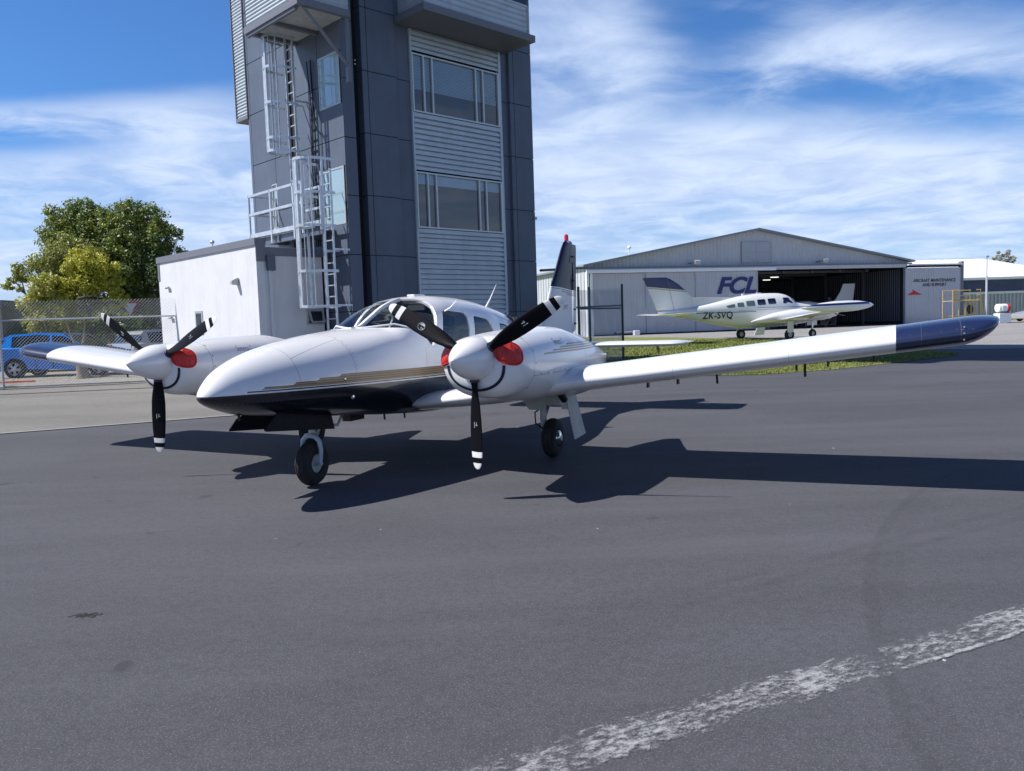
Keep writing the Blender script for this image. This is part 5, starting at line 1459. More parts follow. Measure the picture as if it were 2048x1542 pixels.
def prop(sg, ye=1.888):
    Y = sg * ye; H = Vector((1.262, 0, 1.233))
    p = MB(flip); prof = []
    for k in range(0, 21):
        t = k / 20; prof.append((-.392 + .392 * t, .003 + .185 * (1 - (1 - t) ** 1.75) ** .93))
    prof += [(.03, .188), (.08, .190), (.105, .190), (.118, .186), (.12, .15)]
    p.lathe(prof, (H.x, Y, H.z), (1, 0, 0), 56)
    sp_ = p.build('spinner', 'white', ac, smooth=True, sharp=50)
    mb = MB(flip)
    for k in range(18):
        q = 2 * math.pi * (k + .3) / 18; mb.lathe([(0, .0045), (.002, .004)], (H.x + .085, Y + .1885 * math.cos(q), H.z + .1885 * math.sin(q)), (0, math.cos(q), math.sin(q)), 8)
    mb.build('spinner_screw', 'line', sp_)
    for k, ang in enumerate((60, 180, 300)):
        A_ = R(ang) + ROTS[sg]
        mb = MB(); ca, sa = math.cos(A_), math.sin(A_)
        rings = [[(H.x + x, -(Y + y * ca + z * sa), H.z + z * ca - y * sa) for (x, y, z) in rg] for rg in blade_mesh(sg)]
        mb.rings(rings)
        b = mb.build('propeller_blade', 'blade', ac, smooth=True, sharp=70)
        at = b.data.attributes.new('radial', 'FLOAT', 'POINT'); vals = []
        for v in b.data.vertices:
            rel = v.co - Vector((H.x, -Y, H.z)); vals.append(math.hypot(rel.y, rel.z))
        at.data.foreach_set('value', vals)
        # dark root collar where the blade leaves the spinner
        mb = MB(); dirv = Vector((0, -(sa), ca))
        mb.lathe([(.135, .05), (.175, .052), (.18, .046), (.205, .044), (.21, .03)], (H.x, -Y, H.z), dirv, 20); mb.build('root_collar', 'navyg', b, smooth=True)
        # maker's mark half way along the blade
        mk = MB()
        perp = Vector((0, -(ca), -sa))
        def onblade(r, u): # point on the front face
            pch = R(22 if r < .5 else 20); return Vector((H.x, -Y, H.z)) + dirv * r + perp * (u * math.cos(pch)) + Vector((sg * u * math.sin(pch) - .013, 0, 0))
        for (r0, u0, r1, u1) in ((.55, .012, .60, .012), (.55, -.012, .585, -.012), (.575, -.012, .575, -.028), (.575, -.002, .575, -.012)):
            mk.bar(onblade(r0, u0), onblade(r1, u1), .005, .005)
        if sg > 0 and ang == 300:
            c0 = onblade(.58, 0); 
            ringp = [onblade(.58 + .034 * math.sin(2 * math.pi * j / 24), .034 * math.cos(2 * math.pi * j / 24)) for j in range(24)]
            mk.tube(ringp, .0025, 5, closed=True)
            mk.add([onblade(.58 + .033 * math.sin(2 * math.pi * j / 24), .033 * math.cos(2 * math.pi * j / 24)) + Vector((.003, 0, 0)) for j in range(24)], [tuple(range(24))])
        mk.build('maker_mark', 'frame', b)
    # hub boss on the spinner side where a blade root shows
    return sp_
for sg in (1, -1):
    n_, nb = nac(sg); prop(sg)
    def proj_out(co, sgn=sg, nb=nb):
        h = nb.ray_cast(Vector((co.x, -sgn * 4.0 if sgn > 0 else 4.0, co.z)), Vector((0, 1 if sgn > 0 else -1, 0)))
        return (h[0] + h[1] * .002) if h[0] is not None else co
    # script lettering on the port side of each nacelle (the side turned to the camera)
    def proj_port(co, nb=nb):
        h = nb.ray_cast(Vector((co.x, -4.0 if sg > 0 else 0.9, co.z)), Vector((0, 1, 0)))
        return (h[0] + h[1] * .002) if h[0] is not None else co
    mt = Matrix.Translation((2.30 if sg > 0 else 2.15, 0, 1.335)) @ Matrix.Rotation(R(90), 4, 'X')
    text_obj('script_lettering', 'Seneca II', .088, mt, 'textgrey', n_, extrude=0, shear=.25, xs=.8, offset=-.0012, project=proj_port)
mt = Matrix.Translation((8.12, -.052, 1.77)) @ Matrix.Rotation(R(90), 4, 'X')
text_obj('script_lettering', 'Piper', .17, mt, 'bare', ac, extrude=.001, shear=.35, xs=.9, offset=-.002)

# --- landing gear
def wheel(parent, c, r, w, rim_r, name='wheel', disc='chrome2'):
    wt_ = MB(flip); prof = []
    hw = w / 2
    for k in range(15):
        q = math.pi * k / 14 ; prof.append((-math.cos(q) * hw, rim_r * .98 + (r - rim_r * .98) * math.sin(q) ** .55))
    # tread grooves
    pr2 = []
    for (t, rr_) in prof: pr2.append((t, rr_))
    fine = []
    for g in (-.4, -.13, .13, .4):
        fine += [(g * w - .006, None), (g * w - .003, 'g'), (g * w + .003, 'g'), (g * w + .006, None)]
    def rad(t):
        s = max(0, 1 - (t / hw) ** 2) ** .5; return rim_r * .98 + (r - rim_r * .98) * s ** .55
    pts = sorted([(t, rr_) for t, rr_ in prof] + [(t, rad(t) - (.006 if g else 0)) for t, g in fine])
    wt_.lathe(pts, c, (0, 1, 0), 48, caps=False)
    ty = wt_.build(name, 'rubber', parent, smooth=True, sharp=40)
    rm_ = MB(flip); rm_.lathe([(-hw * .7, rim_r * 1.0), (-hw * .78, rim_r * .95), (-hw * .45, rim_r * .8), (-hw * .5, rim_r * .35), (-hw * .75, rim_r * .28), (-hw * .75, .01)], c, (0, 1, 0), 32)
    rm_.lathe([(hw * .7, rim_r * 1.0), (hw * .78, rim_r * .95), (hw * .45, rim_r * .8), (hw * .5, rim_r * .35), (hw * .75, rim_r * .28), (hw * .75, .01)], c, (0, 1, 0), 32)
    rm_.build('rim', 'gear', ty, smooth=True, sharp=30)
    return ty
ngx = 1.37
wheel(ac, (ngx, 0, .222), .222, .142, .095)
mb = MB(flip)
for s in (1, -1):
    mb.tube([(ngx + .0, 0, .495), (ngx, s * .05, .487), (ngx + .0, s * .098, .445), (ngx + .005, s * .112, .36), (ngx + .003, s * .108, .27), (ngx, s * .10, .222)], [.030, .028, .024, .022, .020, .018], 10)
mb.build('nose_fork', 'gearlight', ac, smooth=True)
mb = MB(flip); mb.tube([(ngx + .02, 0, .47), (ngx + .045, 0, .80)], .024, 14); mb.build('nose_strut', 'chrome', ac, smooth=True)
mb = MB(flip); mb.lathe([(0, .034), (.05, .034)], (ngx + .02, 0, .50), (.02, 0, 1), 14)
mb.bar((ngx + .06, .02, .52), (ngx + .17, .03, .60), .03, .02); mb.bar((ngx + .17, .03, .60), (ngx + .08, .02, .74), .03, .02); mb.bar((ngx + .1, -.05, .7), (ngx + .2, -.05, .52), .02, .02); mb.tube([(ngx + .04, .06, .62), (ngx + .30, .10, .56), (ngx + .42, .10, .70)], .015, 6)
mb.build('torque_link', 'gear', ac)
mb = MB(flip); mb.tube([(ngx, -.11, .222), (ngx, .11, .222)], .016, 10); mb.lathe([(0, .028), (.02, .028), (.03, .014)], (ngx, .095, .222), (0, 1, 0), 6); mb.build('axle', 'gear', ac)
for s in (1, -1):
    a0, a1 = (.50, 1.42) if s > 0 else (.56, 1.42)
    poly = [(a0, .60), (a0 + .0, .66), (a0 + .16, .80), (a1, .72), (a1, .555), (a0, .655 - .03)]
    poly = [(a0 - .02, .675), (a0 + .20, .80), (a1, .72), (a1, .56), (a0, .655)] if s > 0 else [(a0 - .02, .665), (a0 + .04, .74), (a0 + .2, .80), (a1, .72), (a1, .56), (a0 - .02, .64)]
    mb = MB(flip); mb.prism(poly, lambda a, z: (a, s * (.20 + (.75 - z) * .25), z), lambda a, z: (a, s * (.212 + (.75 - z) * .25), z)); mb.build('nose_gear_door', 'doorblack', ac, bevel=.003)
for sg in (1, -1):
    Y = sg * 1.69; mx_ = 3.47
    wheel(ac, (mx_, Y, .222), .222, .155, .10)
    mb = MB(flip); mb.tube([(mx_, Y - sg * .10, .46), (mx_, Y - sg * .11, .80)], .026, 12); mb.build('main_strut', 'chrome', ac, smooth=True)
    mb = MB(flip); mb.tube([(mx_, Y - sg * .11, .58), (mx_, Y - sg * .11, .44), (mx_, Y - sg * .105, .30), (mx_, Y - sg * .09, .222)], [.036, .038, .034, .03], 10); mb.bar((mx_ + .04, Y - sg * .11, .46), (mx_ + .16, Y - sg * .11, .56), .04, .02); mb.bar((mx_ + .16, Y - sg * .11, .56), (mx_ + .04, Y - sg * .11, .68), .04, .02); mb.tube([(mx_, Y - sg * .1, .24), (mx_, Y, .222)], .02, 8)
    mb.build('trailing_link', 'gear', ac, smooth=True)
    mb = MB(flip); mb.tube([(mx_ - .03, Y - sg * .12, .56), (mx_ - .12, Y - sg * .16, .52), (mx_ - .13, Y - sg * .15, .40), (mx_ - .05, Y - sg * .1, .33)], .009, 6); mb.build('brake_hose', 'black', ac, smooth=True)
    mb = MB(flip); mb.lathe([(0, .092), (.012, .085), (.03, .05), (.034, .01)], (mx_, Y + sg * .066, .222), (0, sg, 0), 24); mb.build('hub_cap', 'chrome', ac, smooth=True)
    # long outer leg door and the inner bay door
    mb = MB(flip)
    mb.prism([(3.30, .80), (3.58, .80), (3.64, .26), (3.30, .24)], lambda a, z: (a, sg * (1.90 + (.8 - z) * .20), z), lambda a, z: (a, sg * (1.912 + (.8 - z) * .20), z)); mb.build('outer_gear_door', 'bare', ac)
    mb = MB(flip); mb.prism([(3.20, .80), (3.32, .80), (3.36, .56)], lambda a, z: (a, sg * 1.85, z), lambda a, z: (a, sg * (1.86 + (.8 - z) * .4), z)); mb.build('door_bracket', 'white', ac)
    yy = lambda y: sg * y
    mb = MB(flip); mb.prism([(1.28, .80), (1.38, .67), (1.47, .55), (1.62, .55), (1.66, .60), (1.74, .61), (1.88, .60), (1.92, .80)], lambda y, z: (3.33, yy(y), z), lambda y, z: (3.342, yy(y), z)); mb.build('inner_gear_door', 'bare', ac)
bpy.data.objects.remove(refo)

# ================================================================== SECOND AIRCRAFT BY THE HANGAR
SROT = R(198)
sv = empty('parked_aircraft', (18.74, 48.63, 0), SROT, 'white twin aircraft with blue tipped tail and ZK-SVQ on its flank parked before the hangar', 'aircraft')
SZT=[(0,1.40),(.06,1.52),(.2,1.62),(.6,1.78),(1.3,1.95),(1.9,2.04),(2.25,2.12),(2.6,2.38),(3.0,2.58),(3.6,2.66),(4.6,2.66),(5.6,2.58),(6.6,2.42),(7.6,2.22),(8.6,2.05),(9.8,1.92),(11.1,1.80)]
SZB=[(0,1.40),(.06,1.26),(.2,1.16),(.6,1.04),(1.3,.92),(2.4,.80),(4,.72),(5.6,.70),(6.6,.80),(7.6,.98),(8.6,1.20),(9.8,1.42),(11.1,1.66)]
SHW=[(0,.02),(.06,.16),(.2,.27),(.6,.42),(1.3,.55),(2.4,.68),(3.4,.72),(5.6,.70),(6.6,.6),(7.6,.46),(8.6,.33),(9.8,.2),(11.1,.05)]
SZM=[(0,1.4),(2,1.45),(4,1.6),(7,1.65),(11.1,1.73)]
st = [0,.02,.06,.12,.2,.35,.6,.9,1.3,1.7,2.0,2.2,2.35,2.5,2.7,2.9,3.1,3.4,3.8,4.4,5,5.6,6.1,6.6,7.1,7.6,8.1,8.6,9.2,9.8,10.4,11.1]
mb = MB(flip); mb.rings([ring_super(a, interp(SZT,a), interp(SZB,a), interp(SHW,a), interp(SZM,a), 2.2, 2.2, 40) for a in st])
sf = mb.build('fuselage', 'svq', sv, smooth=True, sharp=60)
bm_ = bmesh.new(); bm_.from_mesh(sf.data); sbv = BVHTree.FromBMesh(bm_); bm_.free()
def onskin(a, z, side, out=.006):
    h = sbv.ray_cast(Vector((a, side * 3, z)), Vector((0, -side, 0)))
    return (h[0] + h[1] * out) if h[0] is not None else Vector((a, side * .5, z))
def swin(poly, side, name='cabin_window', m='svglass'):
    pts = rounded(poly, .07, 3); c = Vector((sum(p[0] for p in pts) / len(pts), 0, sum(p[1] for p in pts) / len(pts)))
    rings = []
    for k in (0, .5, .85, 1.0): rings.append([onskin(c.x + (p[0] - c.x) * k, c.z + (p[1] - c.z) * k, side) for p in pts])
    mb = MB(); mb.rings(rings, caps=False); return mb.build(name, m, sv, smooth=True, recalc=True)
M['svglass'] = mat('green_tinted_glass', (0.10, 0.15, 0.15), 0.05, coat=1, spec=.8)
M['svdark'] = mat('dark_cockpit_glass', (0.012, 0.016, 0.04), 0.05, coat=1, spec=.8)
for side in (1, -1):
    for (a0, a1, z0, z1, m_) in ((3.92, 4.45, 2.02, 2.36, 'svdark'), (4.62, 5.15, 1.98, 2.32, 'svdark'), (5.32, 5.86, 1.93, 2.26, 'svglass'), (6.02, 6.42, 1.90, 2.17, 'svglass')):
        swin([(a0, z0 + .01), (a1, z0), (a1, z1 - .03), (a0, z1)], side, m=m_)
    swin([(6.56, 1.90), (6.98, 1.87), (7.12, 1.99), (6.56, 2.10)], side)
    swin([(2.72, 2.04), (3.46, 2.03), (3.40, 2.38), (2.98, 2.38)], side, 'cockpit_window', 'svdark')
mb = MB()
for s in (1, -1):
    rows = []
    for t_ in (0, .25, .5, .75, 1):
        row = []
        for k in range(9):
            u = k / 8
            bo = Vector((2.27 + .30 * u * u, s * (.04 + .54 * u), 2.13 - .07 * u)); tp = Vector((2.62 + .16 * u, s * (.04 + .42 * u), 2.42 - .08 * u))
            p = bo.lerp(tp, t_); h = sbv.find_nearest(Vector((p.x, p.y, p.z + .02)))
            row.append(h[0] + h[1] * .015)
        rows.append(row)
    mb.rings(rows, caps=False, closed=False)
mb.build('windscreen', 'svdark', sv, recalc=False)
# fin, rudder line, tailplane
mb = MB(flip); rg = []
for z, le, te, th in ((1.65, 8.2, 11.1, .08), (2.05, 8.35, 11.28, .075), (2.42, 8.85, 11.42, .07), (2.9, 9.35, 11.65, .06), (3.3, 9.85, 11.84, .05), (3.58, 10.35, 11.98, .04), (3.66, 10.6, 12.0, .02)):
    ch = te - le; n = 10; xs = [(1 - math.cos(math.pi * k / n)) / 2 for k in range(n + 1)]; ring = []
    f_ = lambda x: th * 3.2 * (.2969*math.sqrt(x) - .126*x - .3516*x*x + .2843*x**3 - .1015*x**4) * 2
    for k in range(n, -1, -1): ring.append((le + xs[k]*ch, f_(xs[k]), z))
    for k in range(1, n): ring.append((le + xs[k]*ch, -f_(xs[k]), z))
    rg.append(ring)
mb.rings(rg); mb.build('fin', 'svqfin', sv, smooth=True, sharp=50)
mb = MB(flip); mb.prism([(6.2, 2.40), (6.6, 2.47), (8.4, 2.52), (8.95, 2.50), (9.2, 1.9), (6.2, 2.1)], lambda a, z: (a, -.05, z), lambda a, z: (a, .05, z)); mb.build('dorsal_fin', 'svq', sv, bevel=.02)
mb = MB(flip)
for s in (1, -1): mb.bar((10.55, s*.09, 3.55), (10.15, s*.13, 1.72), .012, .012)
mb.box((11.9, -.03, 3.55), (12.02, .03, 3.6)); mb.build('rudder_hinge_line', 'line', sv)
for s in (1, -1):
    mb = MB(flip); mb.rings([foil(s*y, le, ch, z, t=.09, inc=0, m_=0, n=10) for y, le, ch, z in ((.1, 9.5, 1.75, 1.58), (1.0, 9.75, 1.5, 1.60), (2.5, 10.2, 1.0, 1.64), (2.62, 10.35, .75, 1.645))]); mb.build('tailplane', 'svq', sv, smooth=True, sharp=50)
    # wing, nacelle, tip tank
    mb = MB(flip); mb.rings([foil(s*y, le, ch, z, t=.14, inc=2, n=14) for y, le, ch, z in ((.4, 3.0, 2.35, 1.02), (2.2, 3.05, 2.1, 1.13), (4.2, 3.25, 1.7, 1.36), (5.9, 3.4, 1.35, 1.57))]); mb.build('wing', 'svq', sv, smooth=True, sharp=50)
    mb = MB(flip); rg = []
    for a, r_, zc in ((1.35,.20,1.40),(1.42,.30,1.40),(1.6,.40,1.40),(2.0,.46,1.40),(3.0,.48,1.38),(4.2,.44,1.33),(5.2,.34,1.25),(6.0,.2,1.15),(6.6,.04,1.08)):
        rg.append([(a, s*2.15 + r_ * 1.05 * math.cos(2*math.pi*k/24), zc + r_ * .78 * math.sin(2*math.pi*k/24)) for k in range(24)])
    mb.rings(rg); nn = mb.build('engine_nacelle', 'svq', sv, smooth=True, sharp=60)
    mb = MB(flip); mb.lathe([(-.42, .01), (-.3, .12), (-.12, .19), (0, .21), (.1, .21)], (1.3, s*2.15, 1.40), (1, 0, 0), 20); sp_ = mb.build('spinner', 'svq', sv, smooth=True, sharp=60)
    for a3 in (20, 140, 260):
        q = R(a3); mb = MB(flip); d = Vector((0, math.sin(q), math.cos(q)))
        mb.bar(Vector((1.25, s*2.15, 1.40)) + d*.1, Vector((1.25, s*2.15, 1.40)) + d*.95, .12, .03); mb.build('propeller_blade', 'black', sv)
    mb = MB(flip); rg = []
    for a, r_ in ((1.95,.01),(2.1,.09),(2.4,.17),(2.9,.245),(3.6,.28),(4.4,.28),(5.2,.22),(5.8,.13),(6.4,.02)):
        rg.append([(a, s*(6.05 + .0*r_) + r_*math.cos(2*math.pi*k/20), 1.74 + r_*math.sin(2*math.pi*k/20) + .02*(4-a)) for k in range(20)])
    mb.rings(rg); tk = mb.build('tip_tank', 'svqtank', sv, smooth=True, sharp=60)
    # gear
    mb = MB(flip); mb.tube([(4.3, s*2.3, 1.05), (4.3, s*2.32, .35)], .055, 8); mb.build('main_strut', 'carwhite', sv)
    mb = MB(flip); mb.box((4.12, s*2.42, .42), (4.5, s*2.45, 1.05)); mb.build('gear_door', 'svq', sv)
    if s < 0:
        mb = MB(flip); mb.prism([(5.0, .75), (5.55, .70), (5.75, .30), (5.1, .32)], lambda a, z: (a, -1.1, z), lambda a, z: (a, -1.13, z)); mb.build('gear_door', 'svq', sv)
    wheel(sv, (4.3, s*2.32, .30), .30, .2, .15)
wheel(sv, (.95, 0, .25), .25, .17, .12)
mb = MB(flip); mb.tube([(.95, 0, .25), (.95, .1, .3), (.95, .1, .5), (.95, 0, .56), (.93, 0, 1.0)], .035, 8); mb.bar((.95, .05, .6), (.7, .05, .95), .04); mb.build('nose_strut', 'chrome', sv)
mb = MB(flip); mb.box((.5, .16, .72), (1.2, .18, 1.0)); mb.build('gear_door', 'svq', sv)
def proj_s(co):
    h = sbv.ray_cast(Vector((co.x, 3, co.z)), Vector((0, -1, 0)))
    return (h[0] + h[1] * .03) if h[0] is not None else co
mt = Matrix.Translation((7.62, 0, 1.47)) @ Matrix.Rotation(math.pi, 4, 'Z') @ Matrix.Rotation(R(90), 4, 'X')
text_obj('registration', 'ZK-SVQ', .50, mt, 'textblack', sv, extrude=0, offset=.008, spacing=1.12, xs=.92, project=proj_s)
mb = MB(flip); mb.tube([(8.6, 0, 1.95), (8.7, 0, 2.15)], .01, 5); mb.box((4.5, -.03, 2.64), (4.8, .03, 2.70)); mb.box((5.6, -.04, 2.56), (5.75, .04, 2.66)); mb.tube([(9.9, 0, 1.4), (10.3, .1, .95)], .012, 5); mb.build('antenna', 'svq', sv)

# ------------------------------------------------------------------ third aircraft just inside the hangar mouth
tr_ = empty('hangared_aircraft', (25.4, 79.4, 0), R(15), 'small white aircraft inside the open hangar mouth, its tail fin to the right', 'aircraft')
mb = MB(flip); mb.rings([ring_super(a, zt, zb, hw, zm, 2.2, 2.2, 24) for a, zt, zb, hw, zm in ((0,1.5,1.2,.1,1.35),(.3,1.7,.95,.4,1.3),(1.2,1.95,.8,.55,1.35),(2.0,2.1,.75,.62,1.4),(2.6,2.5,.72,.65,1.45),(4,2.55,.75,.65,1.5),(5.5,2.3,1.0,.5,1.6),(7.5,2.05,1.4,.25,1.75),(9,1.95,1.6,.1,1.8))]); mb.build('fuselage', 'svq2', tr_, smooth=True)
mb = MB(flip); mb.prism([(6.2, 2.1), (7.0, 2.5), (7.6, 3.3), (8.0, 4.15), (9.35, 4.15), (9.0, 1.8), (6.2, 1.9)], lambda a, z: (a, -.05, z), lambda a, z: (a, .05, z)); mb.build('fin', 'svq2', tr_, bevel=.03)
mb = MB(flip)
for s in (1, -1): mb.rings([foil(s*y, le, ch, z, t=.14, n=8) for y, le, ch, z in ((.4, 2.8, 1.9, 1.1), (5.5, 3.1, 1.2, 1.5))])
mb.build('wing', 'svq2', tr_, smooth=True, sharp=50)
mb = MB(flip)
for s in (1, -1): mb.rings([foil(s*y, le, ch, z, t=.09, m_=0, n=8) for y, le, ch, z in ((.1, 7.9, 1.2, 1.8), (2.2, 8.2, .8, 1.85))])
mb.build('tailplane', 'svq2', tr_, smooth=True, sharp=50)
mb = MB(flip); mb.box((2.15, -.5, 2.15), (2.7, .5, 2.42)); mb.build('windscreen', 'svdark', tr_, bevel=.04)
for yy in (1.4, -1.4): wheel(tr_, (3.6, yy, .28), .28, .17, .13)
wheel(tr_, (.9, 0, .25), .25, .15, .12)
mb = MB(flip); 
for yy in (1.4, -1.4): mb.tube([(3.6, yy * .9, .3), (3.6, yy * .9, 1.1)], .05, 6)
mb.tube([(.9, 0, .3), (.9, 0, 1.0)], .04, 6); mb.build('undercarriage_leg', 'gear', tr_)
# workbench, drums and shelving inside the hangar
def hpos(x, y, z=0): 
    v = HL + Matrix.Rotation(hrot, 3, 'Z') @ Vector((x, y, z)); return v
t = empty('shelving_unit', hpos(26.2, 6.5), hrot, 'tall cluttered shelving unit against the right inner wall of the open hangar', 'shelving')
MB().box((0, 0, 0), (.06, .8, 2.6)).box((3.6, 0, 0), (3.66, .8, 2.6)).box((.06, 0, 1.0), (3.6, .8, 1.05)).box((.06, 0, 1.9), (3.6, .8, 1.95)).box((.06, 0, .1), (3.6, .8, .15)).build('frame', 'galv', t)
rng = random.Random(9)
for (nm, m_) in (('storage_box', 'bark'), ('storage_box', 'bare'), ('storage_box', 'carwhite'), ('storage_box', 'tower'), ('storage_box', 'yellow')):
    mb = MB()
    for k in range(2):
        x = rng.uniform(.2, 3.0); z = rng.choice((.15, 1.05, 1.95)); h = rng.uniform(.3, .6); mb.box((x, .1, z), (x + rng.uniform(.3, .5), .6, z + h))
    mb.build(nm, m_, t)
t = empty('partition_wall', hpos(23.3, 9), hrot, 'pale partition wall panel standing inside the hangar behind the parked aircraft', 'partition')
MB().box((0, 0, 0), (1.6, .12, 2.7)).box((0, -.05, 2.7), (1.6, .2, 2.78)).build('panel', 'hangar', t); MB().box((1.7, 0, 0), (3.4, .12, 2.2)).build('panel', 'bare', t)
t = empty('drum', hpos(19.5, 3.2), 0, 'yellowish steel drum just inside the dark hangar doorway', 'drum')
MB().lathe([(0, .28), (.02, .3), (.3, .3), (.32, .31), (.34, .3), (.6, .3), (.62, .31), (.64, .3), (.88, .3), (.9, .28)], (0, 0, 0), (0, 0, 1), 20).build('body', 'bare', t, smooth=True, sharp=30)

# ================================================================== CARS
def car(name, label, loc, rot, paint, L=4.3, Wd=1.76, H=1.46, hatch=True, group=None):
    t = empty(name, loc, rot, label, 'car', group)
    r = .32; wx0, wx1 = .78, L - .88     # rear wheel x, front wheel x  (x=0 rear bumper, nose at L)
    def arch(cx_, n=9): return [(cx_ + (r + .06) * math.cos(math.pi * k / n), .30 + (r + .06) * math.sin(math.pi * k / n)) for k in range(n, -1, -1)]
    low = [(.04, .30), (wx0 - r - .06, .24)] + arch(wx0) + [(wx1 - r - .06, .22)] + arch(wx1) + [(L - .05, .26), (L, .45), (L - .04, .66), (L - .45, .80), (L - 1.15, .94), (L - 1.4, .98), (.35, 1.0), (.06, .96), (.0, .7)]
    mb = MB()
    rings = []
    for y, ins, dz_ in ((-Wd/2 + .0, .05, 0), (-Wd/2 + .05, .0, .0), (-Wd/2 + .12, -.0, .02), (Wd/2 - .12, 0, .02), (Wd/2 - .05, 0, 0), (Wd/2, .05, 0)):
        rings.append([(x + (ins if x < L/2 else -ins), y if z > .5 else y * (.97), z + (dz_ if z > .75 else 0) - (ins * .6 if z > .9 else 0)) for x, z in low])
    mb.rings(rings); body_ = mb.build('body', paint, t, smooth=True, sharp=35)
    g0 = [(.30, .97), (.42, 1.30), (.62, H - .05), (1.5, H), (2.35, H - .06), (L - 1.20, .97)] if hatch else [(.55, .97), (.95, 1.34), (1.4, H - .02), (2.2, H - .02), (2.7, H - .10), (L - 1.15, .97)]
    mb = MB(); rings = []
    bot = Wd/2 - .07; top = Wd/2 - .26
    def yw(z): return bot + (top - bot) * (z - .97) / (H - .97)
    mb.prism(g0, lambda x, z: (x, -yw(z), z), lambda x, z: (x, yw(z), z)); mb.build('glasshouse', 'carglass', t, smooth=True, sharp=30)
    mb = MB(); e = .012
    gl = g0[1:-1] if hatch else g0[1:-1]
    rf = [(x, z) for x, z in gl]
    for (x0, z0), (x1, z1) in zip(rf, rf[1:]): 
        mb.add([(x0, -yw(z0) - e, z0 + e), (x1, -yw(z1) - e, z1 + e), (x1, yw(z1) + e, z1 + e), (x0, yw(z0) + e, z0 + e), (x0, -yw(z0 - .06) - e, z0 - .06), (x1, -yw(z1 - .06) - e, z1 - .06), (x1, yw(z1 - .06) + e, z1 - .06), (x0, yw(z0 - .06) + e, z0 - .06)], [(0,1,2,3),(7,6,5,4),(0,4,5,1),(1,5,6,2),(2,6,7,3),(3,7,4,0)])
    for s in (1, -1):
        # pillars
        def pil(p0, p1, w0, w1):
            (x0, z0), (x1, z1) = p0, p1
            mb.add([(x0, s*(yw(z0)+e), z0), (x0 + w0, s*(yw(z0)+e), z0), (x1 + w1, s*(yw(z1)+e), z1), (x1, s*(yw(z1)+e), z1), (x0, s*(yw(z0)-.03), z0), (x0 + w0, s*(yw(z0)-.03), z0), (x1 + w1, s*(yw(z1)-.03), z1), (x1, s*(yw(z1)-.03), z1)], [(0,1,2,3),(7,6,5,4),(0,4,5,1),(1,5,6,2),(2,6,7,3),(3,7,4,0)])
        pil((g0[0][0], .96), (g0[2][0] - .02, H - .06), .42 if hatch else .25, .10); pil((L - 1.26, .96), (g0[-2][0] - .05, H - .10), .07, .07)
        pil((1.95, .96), (1.88, H - .05), .07, .06)
    mb.build('roof', paint, t)
    for s in (1, -1):
        for wx in (wx0, wx1):
            y = s * (Wd/2 - .11)
            mb = MB(); mb.lathe([(-.10, r*.66), (-.10, r*.94), (-.07, r), (.07, r), (.10, r*.94), (.10, r*.66)], (wx, y, r), (0, 1, 0), 28, close=True); w_ = mb.build('wheel', 'rubber', t, smooth=True, sharp=35)
            mb = MB(); mb.lathe([(-.09, r*.62), (-.09, r*.69), (.095, r*.69), (.095, r*.62)], (wx, y, r), (0, 1, 0), 28, close=True)
            for k in range(10):
                q = 2*math.pi*k/10 + .1; q2 = q + (.16 if k % 2 else -.16)
                mb.bar((wx + .05*math.cos(q), y + s*.085, r + .05*math.sin(q)), (wx + r*.64*math.cos(q2), y + s*.075, r + r*.64*math.sin(q2)), .022, .03)
            mb.lathe([(s*.03, .06), (s*.095, .05), (s*.10, .01)], (wx, y, r), (0, 1, 0), 12)
            mb.build('rim', 'alloy', w_)
            MB().lathe([(s*-.08, r*.64), (s*-.02, r*.64)], (wx, y, r), (0, 1, 0), 24).build('brake_shadow', 'black', w_)
        MB().box((.02, s*(Wd/2 - .30) - .12, .74), (.16, s*(Wd/2 - .14) + .06, .96)).build('tail_lamp', 'taillamp', t, bevel=.02)
        MB().box((L - .34, s*(Wd/2 - .22) - .12, .62), (L - .10, s*(Wd/2 - .20) + .10, .76)).build('headlight', 'frame', t, bevel=.02)
        MB().box((L - 1.62, s*(Wd/2 + .0), .96), (L - 1.48, s*(Wd/2 + .16), 1.08)).build('door_mirror', paint, t, bevel=.02)
        mb = MB(); mb.box((1.55, s*(Wd/2) - .006 * (1), .80), (1.72, s*(Wd/2 + .02), .83)); mb.box((2.55, s*(Wd/2) - .006, .78), (2.72, s*(Wd/2 + .02), .81)); mb.build('door_handle', paint, t)
        mb = MB()
        for x in (1.1 + .38, 2.02, L - 1.30): mb.box((x, s*(Wd/2 - .02), .30), (x + .012, s*(Wd/2 + .003), .95))
        mb.build('door_seam', 'black', t)
    return t
M['alloy'] = mat('alloy_wheel_metal', (0.55, 0.58, 0.62), 0.3, metal=0.7)
PZ = 0.2
car('hatchback', 'bright blue hatchback parked side-on behind the wire fence', (-16.95, 27.3, PZ), R(4), 'carblue')
car('parked_car', 'silver grey car whose roof and bonnet show just behind the blue hatchback', (-19.0, 31.0, PZ), R(6), 'cargrey', hatch=False)
car('parked_car', 'tall dark car beside the far end of the white annex', (-14.9, 34.0, PZ), R(-5), 'cardark', H=1.6)
car('parked_car', 'pale silver car seen partly between the tree trunk and the dark car', (-14.3, 29.9, PZ), R(60), 'cargrey', L=4.1)
car('parked_car', 'distant white car in the far row of the car park under the give way sign', (-21.0, 48.0, PZ), R(20), 'carwhite', H=1.7)
car('parked_car', 'distant silver car next to the distant white car in the far row', (-17.5, 50.0, PZ), R(30), 'cargrey')
car('parked_car', 'silver utility car parked beside the fuel tank', (51.1, 75.2, 0), R(188), 'cargrey', L=5.0, H=1.7)
